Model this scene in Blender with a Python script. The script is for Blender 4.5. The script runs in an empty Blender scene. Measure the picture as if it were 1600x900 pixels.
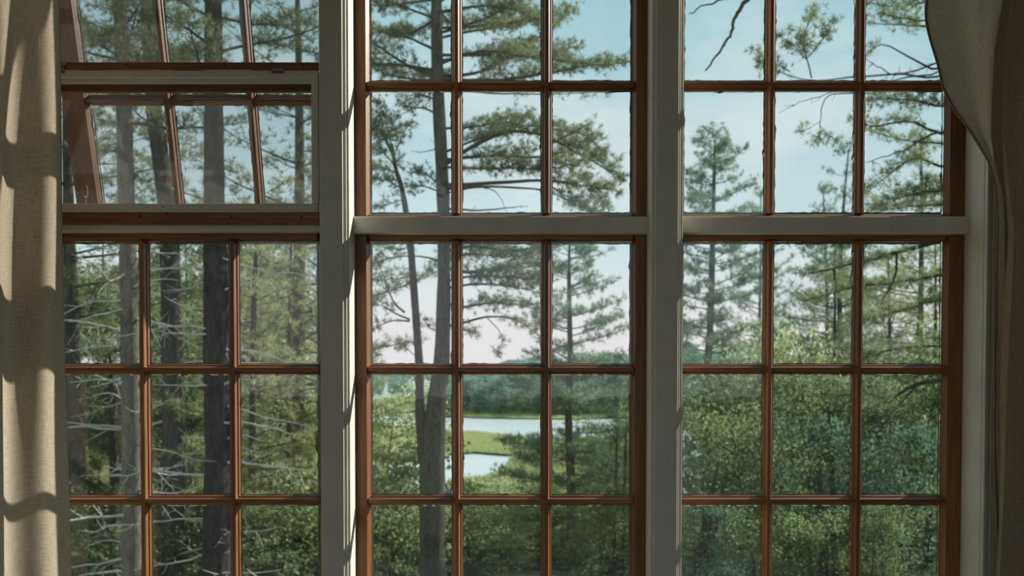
import bpy, math
import numpy as np
from mathutils import Vector, noise as mnoise

SC = bpy.context.scene
COL = SC.collection
RNG = np.random.default_rng(7)

# ------------------------------------------------------------------ camera
F = 1600 * 35.0 / 36.0          # focal length in pixels of the 1600 wide frame
EYE = 1.55                      # eye height above the floor, metres
PITCH = math.radians(1.6)       # camera looks a touch downwards
VPX, HORIZON = 785.0, 575.0     # vanishing point column and horizon row
PPY = HORIZON + F * math.tan(PITCH)

cam_data = bpy.data.cameras.new('camera')
cam = bpy.data.objects.new('camera', cam_data)
COL.objects.link(cam)
cam.location = (0, 0, EYE)
cam.rotation_euler = (math.pi / 2 - PITCH, 0, 0)
cam_data.sensor_width = 36
cam_data.lens = 35
cam_data.shift_x = (800 - VPX) / 1600
cam_data.shift_y = (PPY - 450) / 1600
cam_data.clip_start = 0.05
cam_data.clip_end = 5000
cam_data.dof.use_dof = True
cam_data.dof.focus_distance = 2.66
cam_data.dof.aperture_fstop = 5.6
SC.camera = cam

SC.view_settings.view_transform = 'Standard'
SC.view_settings.look = 'None'
SC.view_settings.gamma = 1
SC.view_settings.exposure = 0.08
SC.view_settings.use_curve_mapping = False


def P(px, py, Y):
    """Point at distance Y in front of the camera seen at photo pixel (px, py)."""
    dx = (px - VPX) / F
    dy = (PPY - py) / F
    s, c = math.sin(PITCH), math.cos(PITCH)
    d = (dx, dy * s + c, dy * c - s)
    k = Y / d[1]
    return np.array((d[0] * k, Y, EYE + d[2] * k))


# ------------------------------------------------------------------ node helpers
def srgb(r, g, b):
    def f(c):
        c /= 255.0
        return c / 12.92 if c <= 0.04045 else ((c + 0.055) / 1.055) ** 2.4
    return (f(r), f(g), f(b), 1.0)


def new_mat(name):
    m = bpy.data.materials.new(name)
    m.use_nodes = True
    nt = m.node_tree
    nt.nodes.clear()
    out = nt.nodes.new('ShaderNodeOutputMaterial')
    return m, nt, out


def N(nt, typ, **kw):
    n = nt.nodes.new(typ)
    for k, v in kw.items():
        if k in n.inputs:
            n.inputs[k].default_value = v
        else:
            setattr(n, k, v)
    return n


def L(nt, a, b):
    nt.links.new(a, b)


def ramp(nt, fac, stops):
    r = nt.nodes.new('ShaderNodeValToRGB')
    e = r.color_ramp.elements
    while len(e) < len(stops):
        e.new(0.5)
    for el, (p, c) in zip(e, stops):
        el.position = p
        el.color = c
    L(nt, fac, r.inputs[0])
    return r.outputs[0]


def noise_tex(nt, vec, scale, detail=3.0, rough=0.55, stretch=None):
    if stretch is not None:
        mp = N(nt, 'ShaderNodeMapping')
        mp.inputs['Scale'].default_value = stretch
        L(nt, vec, mp.inputs['Vector'])
        vec = mp.outputs[0]
    n = N(nt, 'ShaderNodeTexNoise', Scale=scale, Detail=detail, Roughness=rough)
    L(nt, vec, n.inputs['Vector'])
    return n.outputs['Fac']


# ------------------------------------------------------------------ sky and sun
world = bpy.data.worlds.new('sky')
SC.world = world
world.use_nodes = True
wn = world.node_tree
wn.nodes.clear()
wout = wn.nodes.new('ShaderNodeOutputWorld')
bg = wn.nodes.new('ShaderNodeBackground')
tc = wn.nodes.new('ShaderNodeTexCoord')
sep = wn.nodes.new('ShaderNodeSeparateXYZ')
L(wn, tc.outputs['Generated'], sep.inputs[0])
grad = ramp(wn, sep.outputs['Z'], [(0.0, srgb(238, 228, 232)), (0.05, srgb(234, 231, 235)), (0.13, srgb(208, 226, 233)),
                                   (0.34, srgb(168, 208, 219)), (1.0, srgb(142, 190, 208))])
cl = noise_tex(wn, tc.outputs['Generated'], 4.5, 6.0, 0.55, (1.0, 1.0, 2.4))
clm = ramp(wn, cl, [(0.49, (0, 0, 0, 1)), (0.68, (0.55, 0.55, 0.55, 1))])
cmix = wn.nodes.new('ShaderNodeMix')
cmix.data_type = 'RGBA'
L(wn, clm, cmix.inputs[0])
L(wn, grad, cmix.inputs[6])
cmix.inputs[7].default_value = srgb(238, 240, 241)
L(wn, cmix.outputs[2], bg.inputs[0])
bg.inputs[1].default_value = 1.0
L(wn, bg.outputs[0], wout.inputs[0])

SUN_TO = Vector((1.45, 1.0, 0.95)).normalized()     # outside, up and to the right
sun_data = bpy.data.lights.new('sun', 'SUN')
sun_data.energy = 9.5
sun_data.color = (1.0, 0.95, 0.86)
sun_data.angle = math.radians(0.6)
sun = bpy.data.objects.new('sun', sun_data)
COL.objects.link(sun)
sun.rotation_euler = SUN_TO.to_track_quat('Z', 'Y').to_euler()
sun.location = (20, 25, 25)


# ------------------------------------------------------------------ object helpers
def tag(o, label=None, cat=None, group=None, kind=None):
    if label:
        o['label'] = label
    if cat:
        o['category'] = cat
    if group:
        o['group'] = group
    if kind:
        o['kind'] = kind
    return o


def empty(name, loc, label=None, cat=None, group=None, kind=None, parent=None):
    o = bpy.data.objects.new(name, None)
    COL.objects.link(o)
    o.location = loc
    o.empty_display_size = 0.1
    if parent:
        o.parent = parent
    return tag(o, label, cat, group, kind)


class MB:
    """Collects verts and faces of one mesh."""
    def __init__(self):
        self.v, self.f4, self.f3, self.n = [], [], [], 0

    def add(self, v, f):
        v = np.asarray(v, dtype=np.float64).reshape(-1, 3)
        f = np.asarray(f, dtype=np.int64)
        if f.size:
            (self.f4 if f.shape[1] == 4 else self.f3).append(f + self.n)
        self.v.append(v)
        self.n += len(v)

    def box(self, x0, x1, y0, y1, z0, z1):
        v = [(x, y, z) for x in (x0, x1) for y in (y0, y1) for z in (z0, z1)]
        f = [(0, 1, 3, 2), (4, 6, 7, 5), (0, 4, 5, 1), (2, 3, 7, 6), (0, 2, 6, 4), (1, 5, 7, 3)]
        self.add(v, f)
        return self

    def tube(self, pts, rad, sides=5, cap=True):
        pts = np.asarray(pts, float)
        n = len(pts)
        rad = np.broadcast_to(np.asarray(rad, float), (n,))
        t = np.gradient(pts, axis=0)
        t /= np.linalg.norm(t, axis=1, keepdims=True) + 1e-9
        up = np.where(np.abs(t[:, 2:3]) > 0.9, np.array([[1.0, 0, 0]]), np.array([[0, 0, 1.0]]))
        if np.abs(t[:, 2]).max() > 0.9 and np.abs(t[:, 2]).min() < 0.95:
            up = np.tile(np.array([[0.31, 0.95, 0.05]]), (n, 1))
        a = np.cross(t, up)
        a /= np.linalg.norm(a, axis=1, keepdims=True) + 1e-9
        b = np.cross(t, a)
        ang = np.arange(sides) * 2 * math.pi / sides
        ring = (np.cos(ang)[None, :, None] * a[:, None, :] + np.sin(ang)[None, :, None] * b[:, None, :]) * rad[:, None, None]
        v = (pts[:, None, :] + ring).reshape(-1, 3)
        i = np.arange(n - 1)[:, None] * sides
        j = np.arange(sides)[None, :]
        k = (j + 1) % sides
        f = np.stack([i + j, i + k, i + sides + k, i + sides + j], -1).reshape(-1, 4)
        self.add(v, f)
        if cap and sides == 4:
            pass
        return self

    def mesh(self, name, mat=None, smooth=False):
        me = bpy.data.meshes.new(name)
        v = np.concatenate(self.v) if self.v else np.zeros((0, 3))
        f3 = np.concatenate(self.f3) if self.f3 else np.zeros((0, 3), int)
        f4 = np.concatenate(self.f4) if self.f4 else np.zeros((0, 4), int)
        me.vertices.add(len(v))
        me.vertices.foreach_set('co', v.astype(np.float32).ravel())
        nl = len(f3) * 3 + len(f4) * 4
        me.loops.add(nl)
        me.loops.foreach_set('vertex_index', np.concatenate([f4.ravel(), f3.ravel()]).astype(np.int32))
        me.polygons.add(len(f3) + len(f4))
        st = np.concatenate([np.arange(len(f4)) * 4, len(f4) * 4 + np.arange(len(f3)) * 3]).astype(np.int32)
        me.polygons.foreach_set('loop_start', st)
        me.polygons.foreach_set('use_smooth', np.full(len(st), bool(smooth)))
        me.update(calc_edges=True)
        me.validate()
        if mat:
            me.materials.append(mat)
        return me

    def obj(self, name, mat=None, parent=None, loc=(0, 0, 0), smooth=False):
        return link(name, self.mesh(name, mat, smooth), parent, loc)


def link(name, me, parent=None, loc=(0, 0, 0)):
    o = bpy.data.objects.new(name, me)
    COL.objects.link(o)
    o.location = loc
    if parent:
        o.parent = parent
    return o


def prism(poly, axis, a0, a1):
    """Extrude a closed polygon (list of 2D points) along an axis: 'z' (x,y), 'x' (y,z)."""
    n = len(poly)
    v = []
    for a in (a0, a1):
        for (p, q) in poly:
            v.append((p, q, a) if axis == 'z' else (a, p, q))
    f = [(i, (i + 1) % n, n + (i + 1) % n, n + i) for i in range(n)]
    m = MB()
    m.add(v, f)
    c0, c1 = 0, n
    m.add(np.zeros((0, 3)), np.zeros((0, 3), int))
    tri = [(c0, i + 1, i) for i in range(1, n - 1)] + [(c1, c1 + i, c1 + i + 1) for i in range(1, n - 1)]
    m.f3.append(np.array(tri))
    return m


def bevel(o, w=0.002, seg=2):
    b = o.modifiers.new('edge', 'BEVEL')
    b.width = w
    b.segments = seg
    b.limit_method = 'ANGLE'
    return o


# ------------------------------------------------------------------ materials
def wood_mat(name, vertical, dark=1.0):
    m, nt, out = new_mat(name)
    tcn = N(nt, 'ShaderNodeTexCoord')
    oi = N(nt, 'ShaderNodeObjectInfo')
    add = N(nt, 'ShaderNodeVectorMath', operation='ADD')
    comb = N(nt, 'ShaderNodeCombineXYZ')
    mul = N(nt, 'ShaderNodeMath', operation='MULTIPLY')
    mul.inputs[1].default_value = 7.0
    L(nt, oi.outputs['Random'], mul.inputs[0])
    for k in range(3):
        L(nt, mul.outputs[0], comb.inputs[k])
    L(nt, tcn.outputs['Object'], add.inputs[0])
    L(nt, comb.outputs[0], add.inputs[1])
    st = (1, 1, 0.06) if vertical else (0.06, 1, 1)
    g = noise_tex(nt, add.outputs[0], 95, 4, 0.6, st)
    g2 = noise_tex(nt, add.outputs[0], 9, 3, 0.6, st)
    mx = N(nt, 'ShaderNodeMath', operation='ADD')
    L(nt, g, mx.inputs[0])
    L(nt, g2, mx.inputs[1])
    hf = N(nt, 'ShaderNodeMath', operation='MULTIPLY')
    hf.inputs[1].default_value = 0.5
    L(nt, mx.outputs[0], hf.inputs[0])
    d = dark
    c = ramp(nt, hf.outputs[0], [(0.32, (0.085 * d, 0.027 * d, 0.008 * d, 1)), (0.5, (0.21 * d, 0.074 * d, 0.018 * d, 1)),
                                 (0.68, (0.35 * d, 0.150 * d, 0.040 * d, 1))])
    pb = N(nt, 'ShaderNodeBsdfPrincipled', Roughness=0.42)
    L(nt, c, pb.inputs['Base Color'])
    bp = N(nt, 'ShaderNodeBump', Strength=0.12, Distance=0.002)
    L(nt, g, bp.inputs['Height'])
    L(nt, bp.outputs[0], pb.inputs['Normal'])
    L(nt, pb.outputs[0], out.inputs[0])
    return m


def paint_mat(name, col, rough=0.5, var=0.06):
    m, nt, out = new_mat(name)
    tcn = N(nt, 'ShaderNodeTexCoord')
    n1 = noise_tex(nt, tcn.outputs['Object'], 14, 4, 0.6)
    n2 = noise_tex(nt, tcn.outputs['Object'], 160, 3, 0.6)
    lo = tuple(c * (1 - 2 * var) for c in col[:3]) + (1,)
    c = ramp(nt, n1, [(0.3, lo), (0.7, col)])
    pb = N(nt, 'ShaderNodeBsdfPrincipled', Roughness=rough)
    L(nt, c, pb.inputs['Base Color'])
    bp = N(nt, 'ShaderNodeBump', Strength=0.10, Distance=0.002)
    L(nt, n2, bp.inputs['Height'])
    L(nt, bp.outputs[0], pb.inputs['Normal'])
    L(nt, pb.outputs[0], out.inputs[0])
    return m


def plain_mat(name, col, rough=0.5, metal=0.0):
    m, nt, out = new_mat(name)
    tcn = N(nt, 'ShaderNodeTexCoord')
    n1 = noise_tex(nt, tcn.outputs['Object'], 60, 3, 0.6)
    lo = tuple(c * 0.75 for c in col[:3]) + (1,)
    c = ramp(nt, n1, [(0.3, lo), (0.7, col)])
    pb = N(nt, 'ShaderNodeBsdfPrincipled', Roughness=rough, Metallic=metal)
    L(nt, c, pb.inputs['Base Color'])
    L(nt, pb.outputs[0], out.inputs[0])
    return m


def glass_mat(name, dust):
    m, nt, out = new_mat(name)
    tcn = N(nt, 'ShaderNodeTexCoord')
    tr = N(nt, 'ShaderNodeBsdfTransparent')
    tr.inputs[0].default_value = (0.95, 0.975, 0.965, 1)
    gl = N(nt, 'ShaderNodeBsdfGlossy', Roughness=0.02)
    wav = noise_tex(nt, tcn.outputs['Object'], 12, 2, 0.5)
    bp = N(nt, 'ShaderNodeBump', Strength=0.2, Distance=0.003)
    L(nt, wav, bp.inputs['Height'])
    L(nt, bp.outputs[0], gl.inputs['Normal'])
    fr = N(nt, 'ShaderNodeFresnel')
    geo = N(nt, 'ShaderNodeNewGeometry')
    ior = N(nt, 'ShaderNodeMath', operation='MULTIPLY_ADD')      # thin glass: the same reflectance on both faces
    ior.inputs[1].default_value = 1 / 1.45 - 1.45
    ior.inputs[2].default_value = 1.45
    L(nt, geo.outputs['Backfacing'], ior.inputs[0])
    L(nt, ior.outputs[0], fr.inputs['IOR'])
    m1 = N(nt, 'ShaderNodeMixShader')
    L(nt, fr.outputs[0], m1.inputs[0])
    L(nt, tr.outputs[0], m1.inputs[1])
    L(nt, gl.outputs[0], m1.inputs[2])
    dn = noise_tex(nt, tcn.outputs['Object'], 26, 5, 0.75)
    spk = noise_tex(nt, tcn.outputs['Object'], 330, 2, 0.5)
    a = ramp(nt, dn, [(0.35, (dust * 0.35,) * 3 + (1,)), (0.75, (dust,) * 3 + (1,))])
    b = ramp(nt, spk, [(0.72, (0, 0, 0, 1)), (0.80, (dust * 3,) * 3 + (1,))])
    sm = N(nt, 'ShaderNodeMath', operation='ADD')
    L(nt, a, sm.inputs[0])
    L(nt, b, sm.inputs[1])
    df = N(nt, 'ShaderNodeBsdfTranslucent')
    df.inputs[0].default_value = (0.75, 0.78, 0.76, 1)
    m2 = N(nt, 'ShaderNodeMixShader')
    L(nt, sm.outputs[0], m2.inputs[0])
    L(nt, m1.outputs[0], m2.inputs[1])
    L(nt, df.outputs[0], m2.inputs[2])
    L(nt, m2.outputs[0], out.inputs[0])
    return m


def screen_mat():
    m, nt, out = new_mat('insect_mesh')
    tcn = N(nt, 'ShaderNodeTexCoord')
    tr = N(nt, 'ShaderNodeBsdfTransparent')
    df = N(nt, 'ShaderNodeBsdfDiffuse')
    df.inputs[0].default_value = (0.10, 0.103, 0.103, 1)
    tl = N(nt, 'ShaderNodeBsdfTranslucent')
    tl.inputs[0].default_value = (0.08, 0.083, 0.083, 1)
    mm = N(nt, 'ShaderNodeMixShader')
    mm.inputs[0].default_value = 0.55
    L(nt, df.outputs[0], mm.inputs[1])
    L(nt, tl.outputs[0], mm.inputs[2])
    # woven wires, one every 1.6 mm each way
    sep3 = N(nt, 'ShaderNodeSeparateXYZ')
    L(nt, tcn.outputs['Object'], sep3.inputs[0])
    lines = []
    for ax in ('X', 'Z'):
        mu = N(nt, 'ShaderNodeMath', operation='MULTIPLY')
        mu.inputs[1].default_value = 1 / 0.0016
        L(nt, sep3.outputs[ax], mu.inputs[0])
        fr = N(nt, 'ShaderNodeMath', operation='FRACT')
        L(nt, mu.outputs[0], fr.inputs[0])
        lt = N(nt, 'ShaderNodeMath', operation='LESS_THAN')
        lt.inputs[1].default_value = 0.11
        L(nt, fr.outputs[0], lt.inputs[0])
        lines.append(lt.outputs[0])
    mxm = N(nt, 'ShaderNodeMath', operation='MAXIMUM')
    L(nt, lines[0], mxm.inputs[0])
    L(nt, lines[1], mxm.inputs[1])
    ms = N(nt, 'ShaderNodeMixShader')
    L(nt, mxm.outputs[0], ms.inputs[0])
    L(nt, tr.outputs[0], ms.inputs[1])
    L(nt, mm.outputs[0], ms.inputs[2])
    L(nt, ms.outputs[0], out.inputs[0])
    return m


def linen_mat():
    m, nt, out = new_mat('linen')
    tcn = N(nt, 'ShaderNodeTexCoord')
    uv = tcn.outputs['UV']
    a = noise_tex(nt, uv, 560, 2, 0.6, (1, 0.05, 1))
    b = noise_tex(nt, uv, 560, 2, 0.6, (0.05, 1, 1))
    big = noise_tex(nt, uv, 9, 3, 0.6)
    s = N(nt, 'ShaderNodeMath', operation='ADD')
    L(nt, a, s.inputs[0])
    L(nt, b, s.inputs[1])
    h = N(nt, 'ShaderNodeMath', operation='MULTIPLY')
    h.inputs[1].default_value = 0.5
    L(nt, s.outputs[0], h.inputs[0])
    c = ramp(nt, h.outputs[0], [(0.30, (0.27, 0.21, 0.16, 1)), (0.70, (0.60, 0.49, 0.39, 1))])
    df = N(nt, 'ShaderNodeBsdfDiffuse', Roughness=0.6)
    tl = N(nt, 'ShaderNodeBsdfTranslucent')
    L(nt, c, df.inputs[0])
    ct = ramp(nt, h.outputs[0], [(0.30, (0.40, 0.33, 0.25, 1)), (0.70, (0.77, 0.66, 0.51, 1))])
    L(nt, ct, tl.inputs[0])
    bp = N(nt, 'ShaderNodeBump', Strength=0.35, Distance=0.002)
    L(nt, h.outputs[0], bp.inputs['Height'])
    L(nt, bp.outputs[0], df.inputs['Normal'])
    mx = N(nt, 'ShaderNodeMixShader')
    mx.inputs[0].default_value = 0.45
    L(nt, df.outputs[0], mx.inputs[1])
    L(nt, tl.outputs[0], mx.inputs[2])
    L(nt, mx.outputs[0], out.inputs[0])
    return m


def leaf_mat(name, dark, light, trans=0.4, scale=0.9):
    m, nt, out = new_mat(name)
    tcn = N(nt, 'ShaderNodeTexCoord')
    oi = N(nt, 'ShaderNodeObjectInfo')
    n1 = noise_tex(nt, tcn.outputs['Object'], scale, 3, 0.6)
    n2 = noise_tex(nt, tcn.outputs['Object'], 14, 2, 0.6)
    s = N(nt, 'ShaderNodeMath', operation='ADD')
    L(nt, n1, s.inputs[0])
    L(nt, n2, s.inputs[1])
    s2 = N(nt, 'ShaderNodeMath', operation='MULTIPLY_ADD')
    L(nt, oi.outputs['Random'], s2.inputs[0])
    s2.inputs[1].default_value = 0.25
    L(nt, s.outputs[0], s2.inputs[2])
    h = N(nt, 'ShaderNodeMath', operation='MULTIPLY')
    h.inputs[1].default_value = 0.45
    L(nt, s2.outputs[0], h.inputs[0])
    c = ramp(nt, h.outputs[0], [(0.33, dark), (0.66, light)])
    df = N(nt, 'ShaderNodeBsdfDiffuse')
    tl = N(nt, 'ShaderNodeBsdfTranslucent')
    L(nt, c, df.inputs[0])
    L(nt, c, tl.inputs[0])
    mx = N(nt, 'ShaderNodeMixShader')
    mx.inputs[0].default_value = trans
    L(nt, df.outputs[0], mx.inputs[1])
    L(nt, tl.outputs[0], mx.inputs[2])
    L(nt, mx.outputs[0], out.inputs[0])
    return m


def bark_mat(name, dark, light, scale=9):
    m, nt, out = new_mat(name)
    tcn = N(nt, 'ShaderNodeTexCoord')
    n1 = noise_tex(nt, tcn.outputs['Object'], scale, 5, 0.65, (1, 1, 0.3))
    n2 = noise_tex(nt, tcn.outputs['Object'], scale * 5, 4, 0.7, (1, 1, 0.25))
    s = N(nt, 'ShaderNodeMath', operation='ADD')
    L(nt, n1, s.inputs[0])
    L(nt, n2, s.inputs[1])
    h = N(nt, 'ShaderNodeMath', operation='MULTIPLY')
    h.inputs[1].default_value = 0.5
    L(nt, s.outputs[0], h.inputs[0])
    c = ramp(nt, h.outputs[0], [(0.36, dark), (0.62, light)])
    df = N(nt, 'ShaderNodeBsdfDiffuse', Roughness=0.8)
    L(nt, c, df.inputs[0])
    bp = N(nt, 'ShaderNodeBump', Strength=0.9, Distance=0.03)
    L(nt, n2, bp.inputs['Height'])
    L(nt, bp.outputs[0], df.inputs['Normal'])
    L(nt, df.outputs[0], out.inputs[0])
    return m


M = {}
M['wood_v'] = wood_mat('varnished_pine_upright', True, 0.95)
M['wood_h'] = wood_mat('varnished_pine_level', False, 0.95)
M['wood_v_dark'] = wood_mat('shaded_pine_upright', True, 0.5)  # darkened copy of the varnished pine: shade on the swung-out sash put into colour
M['wood_h_dark'] = wood_mat('shaded_pine_level', False, 0.5)  # same for its level pieces, shade painted into the wood tone
M['white'] = paint_mat('white_paint', (0.64, 0.61, 0.54, 1))
M['wall'] = paint_mat('wall_paint', (0.50, 0.45, 0.40, 1), 0.7)
M['floor'] = paint_mat('floor_boards', (0.28, 0.22, 0.16, 1), 0.4, 0.2)
M['glass'] = glass_mat('old_window_glass', 0.004)
M['glass_dusty'] = glass_mat('dusty_window_glass', 0.010)
M['putty'] = paint_mat('glazing_putty', (0.58, 0.55, 0.48, 1), 0.7, 0.15)
M['screen'] = screen_mat()
M['steel'] = plain_mat('dull_steel', (0.45, 0.43, 0.40, 1), 0.4, 0.9)
M['clip'] = plain_mat('bronzed_clip', (0.16, 0.12, 0.09, 1), 0.45, 0.6)
M['screw'] = plain_mat('dark_screw', (0.03, 0.025, 0.02, 1), 0.5, 0.5)
M['linen'] = linen_mat()
M['hem'] = plain_mat('linen_hem', (0.20, 0.16, 0.13, 1), 0.9)
M['needle_dark'] = leaf_mat('pine_needles_dark', (0.085, 0.112, 0.070, 1), (0.26, 0.29, 0.155, 1), 0.45)
M['needle_mid'] = leaf_mat('pine_needles', (0.105, 0.145, 0.085, 1), (0.33, 0.37, 0.19, 1), 0.45)
M['needle_light'] = leaf_mat('pine_needles_young', (0.165, 0.195, 0.090, 1), (0.46, 0.47, 0.23, 1), 0.45)
M['needle_blue'] = leaf_mat('pine_needles_bluish', (0.095, 0.160, 0.120, 1), (0.27, 0.37, 0.245, 1), 0.45)
M['leaf_light'] = leaf_mat('leaves_light', (0.20, 0.26, 0.135, 1), (0.54, 0.58, 0.30, 1), 0.5)
M['leaf_mid'] = leaf_mat('leaves_mid', (0.070, 0.102, 0.054, 1), (0.26, 0.32, 0.145, 1), 0.5)
M['leaf_teal'] = leaf_mat('leaves_bluish', (0.048, 0.090, 0.062, 1), (0.145, 0.225, 0.150, 1), 0.5)
M['leaf_far_hazed'] = leaf_mat('far_leaves_hazed', (0.13, 0.255, 0.205, 1), (0.30, 0.45, 0.33, 1), 0.35, 0.15)  # haze over the distant forest is mixed into this paler, bluer colour
M['bark'] = bark_mat('grey_bark', (0.055, 0.048, 0.042, 1), (0.17, 0.155, 0.14, 1))
M['bark_dark'] = bark_mat('dark_bark', (0.035, 0.030, 0.027, 1), (0.11, 0.098, 0.088, 1))
M['bark_pale'] = bark_mat('pale_bark', (0.09, 0.08, 0.07, 1), (0.27, 0.25, 0.22, 1))
M['deadwood'] = bark_mat('dead_wood', (0.48, 0.45, 0.40, 1), (0.78, 0.74, 0.66, 1))

# ------------------------------------------------------------------ the room
S = 2.73          # inner face of the sashes
FP = 2.607        # front face of posts and casings
ROOM_W, CEIL, BACK = 2.7, 3.35, -2.6


def gx(px, py, Y):
    return float(P(px, py, Y)[0])


def gz(py, Y, px=785):
    return float(P(px, py, Y)[2])


Z_SILL = gz(1012, S)
Z_HEAD = gz(-292, S)
OPEN = {1: (-1.312, -0.466), 2: (-0.402, 0.394), 3: (0.474, 1.262)}     # left, middle, right bay

tag(MB().box(-ROOM_W, ROOM_W, BACK, S + 0.12, -0.1, 0).obj('floor', M['floor']), 'brown boarded floor of the room below the windows', 'floor', kind='structure')
tag(MB().box(-ROOM_W, ROOM_W, BACK, S + 0.12, CEIL, CEIL + 0.1).obj('ceiling', M['white']), 'white painted ceiling above the windows', 'ceiling', kind='structure')
tag(MB().box(-ROOM_W - 0.1, -ROOM_W, BACK, S + 0.12, -0.1, CEIL + 0.1).obj('wall_left', M['wall']), 'plain side wall beside the straight curtain', 'wall', kind='structure')
tag(MB().box(ROOM_W, ROOM_W + 0.1, BACK, S + 0.12, -0.1, CEIL + 0.1).obj('wall_right', M['wall']), 'plain side wall beside the gathered curtain', 'wall', kind='structure')
wb = MB()          # unseen wall behind the camera, with a wide opening added to let daylight in
wb.box(-ROOM_W, -2.2, BACK - 0.1, BACK, 0, CEIL)
wb.box(2.2, ROOM_W, BACK - 0.1, BACK, 0, CEIL)
wb.box(-2.2, 2.2, BACK - 0.1, BACK, 3.0, CEIL)
tag(wb.obj('wall_back', M['wall']), 'unseen back wall with a wide opening added to light the room', 'wall', kind='structure')
wf = MB()
wf.box(-ROOM_W, -1.318, FP + 0.012, S + 0.12, 0, CEIL)
wf.box(1.268, ROOM_W, FP + 0.012, S + 0.12, 0, CEIL)
wf.box(-1.318, 1.268, FP + 0.012, S + 0.12, 0, Z_SILL - 0.03)
wf.box(-1.318, 1.268, FP + 0.012, S + 0.12, Z_HEAD + 0.03, CEIL)
tag(wf.obj('wall_front', M['wall']), 'grey-beige wall around the three tall windows', 'wall', kind='structure')

# casing boards beside the outer bays, sill, head
tn = 0


def trim(parts, label, mat='white', bw=0.003):
    global tn
    tn += 1
    root = empty('trim_%d' % tn, (0, 0, 0), label, 'trim', kind='structure')
    for nm, bx in parts:
        bevel(MB().box(*bx).obj(nm, M[mat], root), bw)
    return root


Z0, Z1 = Z_SILL - 0.03, Z_HEAD + 0.03
# post 1 and post 2: a face board with a bead on a slightly wider core
trim([('core', (-0.466, -0.402, FP + 0.018, S + 0.10, Z0, Z1)),
      ('bead', (-0.474, -0.408, FP + 0.010, FP + 0.018, Z0, Z1)),
      ('face_board', (-0.4765, -0.416, FP, FP + 0.0105, Z0, Z1))], 'white painted post between the screened window and the middle window')
trim([('core', (0.394, 0.474, FP + 0.018, S + 0.10, Z0, Z1)),
      ('bead', (0.390, 0.466, FP + 0.010, FP + 0.018, Z0, Z1)),
      ('face_board', (0.398, 0.459, FP, FP + 0.0105, Z0, Z1))], 'white painted post between the middle window and the right window')
trim([('jamb_board', (1.262, 1.285, FP + 0.014, S + 0.10, Z0, Z1)),
      ('bead', (1.262, 1.276, FP - 0.004, FP + 0.012, Z0, Z1)),
      ('casing', (1.276, 1.40, FP - 0.006, FP + 0.012, Z0, Z1))], 'white jamb and casing at the gathered curtain')
trim([('jamb_board', (-1.335, -1.312, FP + 0.014, S + 0.10, Z0, Z1)),
      ('bead', (-1.326, -1.312, FP - 0.004, FP + 0.012, Z0, Z1)),
      ('casing', (-1.45, -1.326, FP - 0.006, FP + 0.012, Z0, Z1))], 'white jamb and casing behind the straight curtain')
trim([('sill_board', (-1.47, 1.42, FP - 0.05, S + 0.10, Z_SILL - 0.03, Z_SILL))], 'white sill board under the three windows')
trim([('head_board', (-1.47, 1.42, FP - 0.008, S + 0.10, Z_HEAD, Z_HEAD + 0.03))], 'white head board over the three windows')
# transoms
TT, TB = gz(338, S - 0.035), gz(364.5, S - 0.035)
trim([('transom_bar', (OPEN[2][0] - 0.003, OPEN[2][1] + 0.003, S - 0.035, S + 0.08, TB, TT))], 'white transom bar across the middle window')
trim([('transom_bar', (OPEN[3][0] - 0.003, OPEN[3][1] + 0.003, S - 0.035, S + 0.08, TB, TT))], 'white transom bar across the right window')
trim([('transom_bar', (OPEN[1][0] - 0.003, OPEN[1][1] + 0.003, S - 0.035, S + 0.08, gz(362, S - 0.035), gz(345, S - 0.035)))], 'white transom bar below the insect screen')

# ------------------------------------------------------------------ sashes
MUN = 0.0136      # half width of a muntin at the glass
PROF = [(-MUN, 0.020), (-MUN + 0.002, 0.014), (-0.0085, 0.012), (-0.0062, 0.003), (-0.0045, 0.0), (0.0045, 0.0), (0.0062, 0.003),
        (0.0085, 0.012), (MUN - 0.002, 0.014), (MUN, 0.020), (MUN, 0.024), (0.005, 0.036), (-0.005, 0.036), (-MUN, 0.024)]
GL = 0.0225       # glass plane behind the inner face
wcount = 0


def ring_jag(w, h, seed):
    """putty: a thin uneven bead round a pane, in the pane's own x/z frame (centre origin)."""
    r = np.random.default_rng(seed)
    m = MB()
    outer, inner = [], []
    n1, n2 = 18, 26
    def jag():
        return 0.0022 + 0.0022 * r.random() ** 2 + (0.004 * r.random() if r.random() < 0.07 else 0)
    for i in range(n1):
        x = -w / 2 + w * i / n1
        outer.append((x, -h / 2)); inner.append((max(-w / 2 + 0.003, x), -h / 2 + jag()))
    for i in range(n2):
        z = -h / 2 + h * i / n2
        outer.append((w / 2, z)); inner.append((w / 2 - jag(), max(-h / 2 + 0.003, z)))
    for i in range(n1):
        x = w / 2 - w * i / n1
        outer.append((x, h / 2)); inner.append((min(w / 2 - 0.003, x), h / 2 - jag()))
    for i in range(n2):
        z = h / 2 - h * i / n2
        outer.append((-w / 2, z)); inner.append((-w / 2 + jag(), min(h / 2 - 0.003, z)))
    n = len(outer)
    o3 = [(x + math.copysign(0.0045, x) * (abs(x) > w / 2 - 1e-6), 0.012, z + math.copysign(0.0045, z) * (abs(z) > h / 2 - 1e-6)) for x, z in outer]
    i3 = [(x, 0.0016, z) for x, z in inner]
    idx = np.arange(n)
    nx = (idx + 1) % n
    m.add(o3 + i3, np.stack([idx, nx, nx + n, idx + n], 1))
    return m.mesh('putty', M['putty'])


PUTTY = {}


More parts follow.
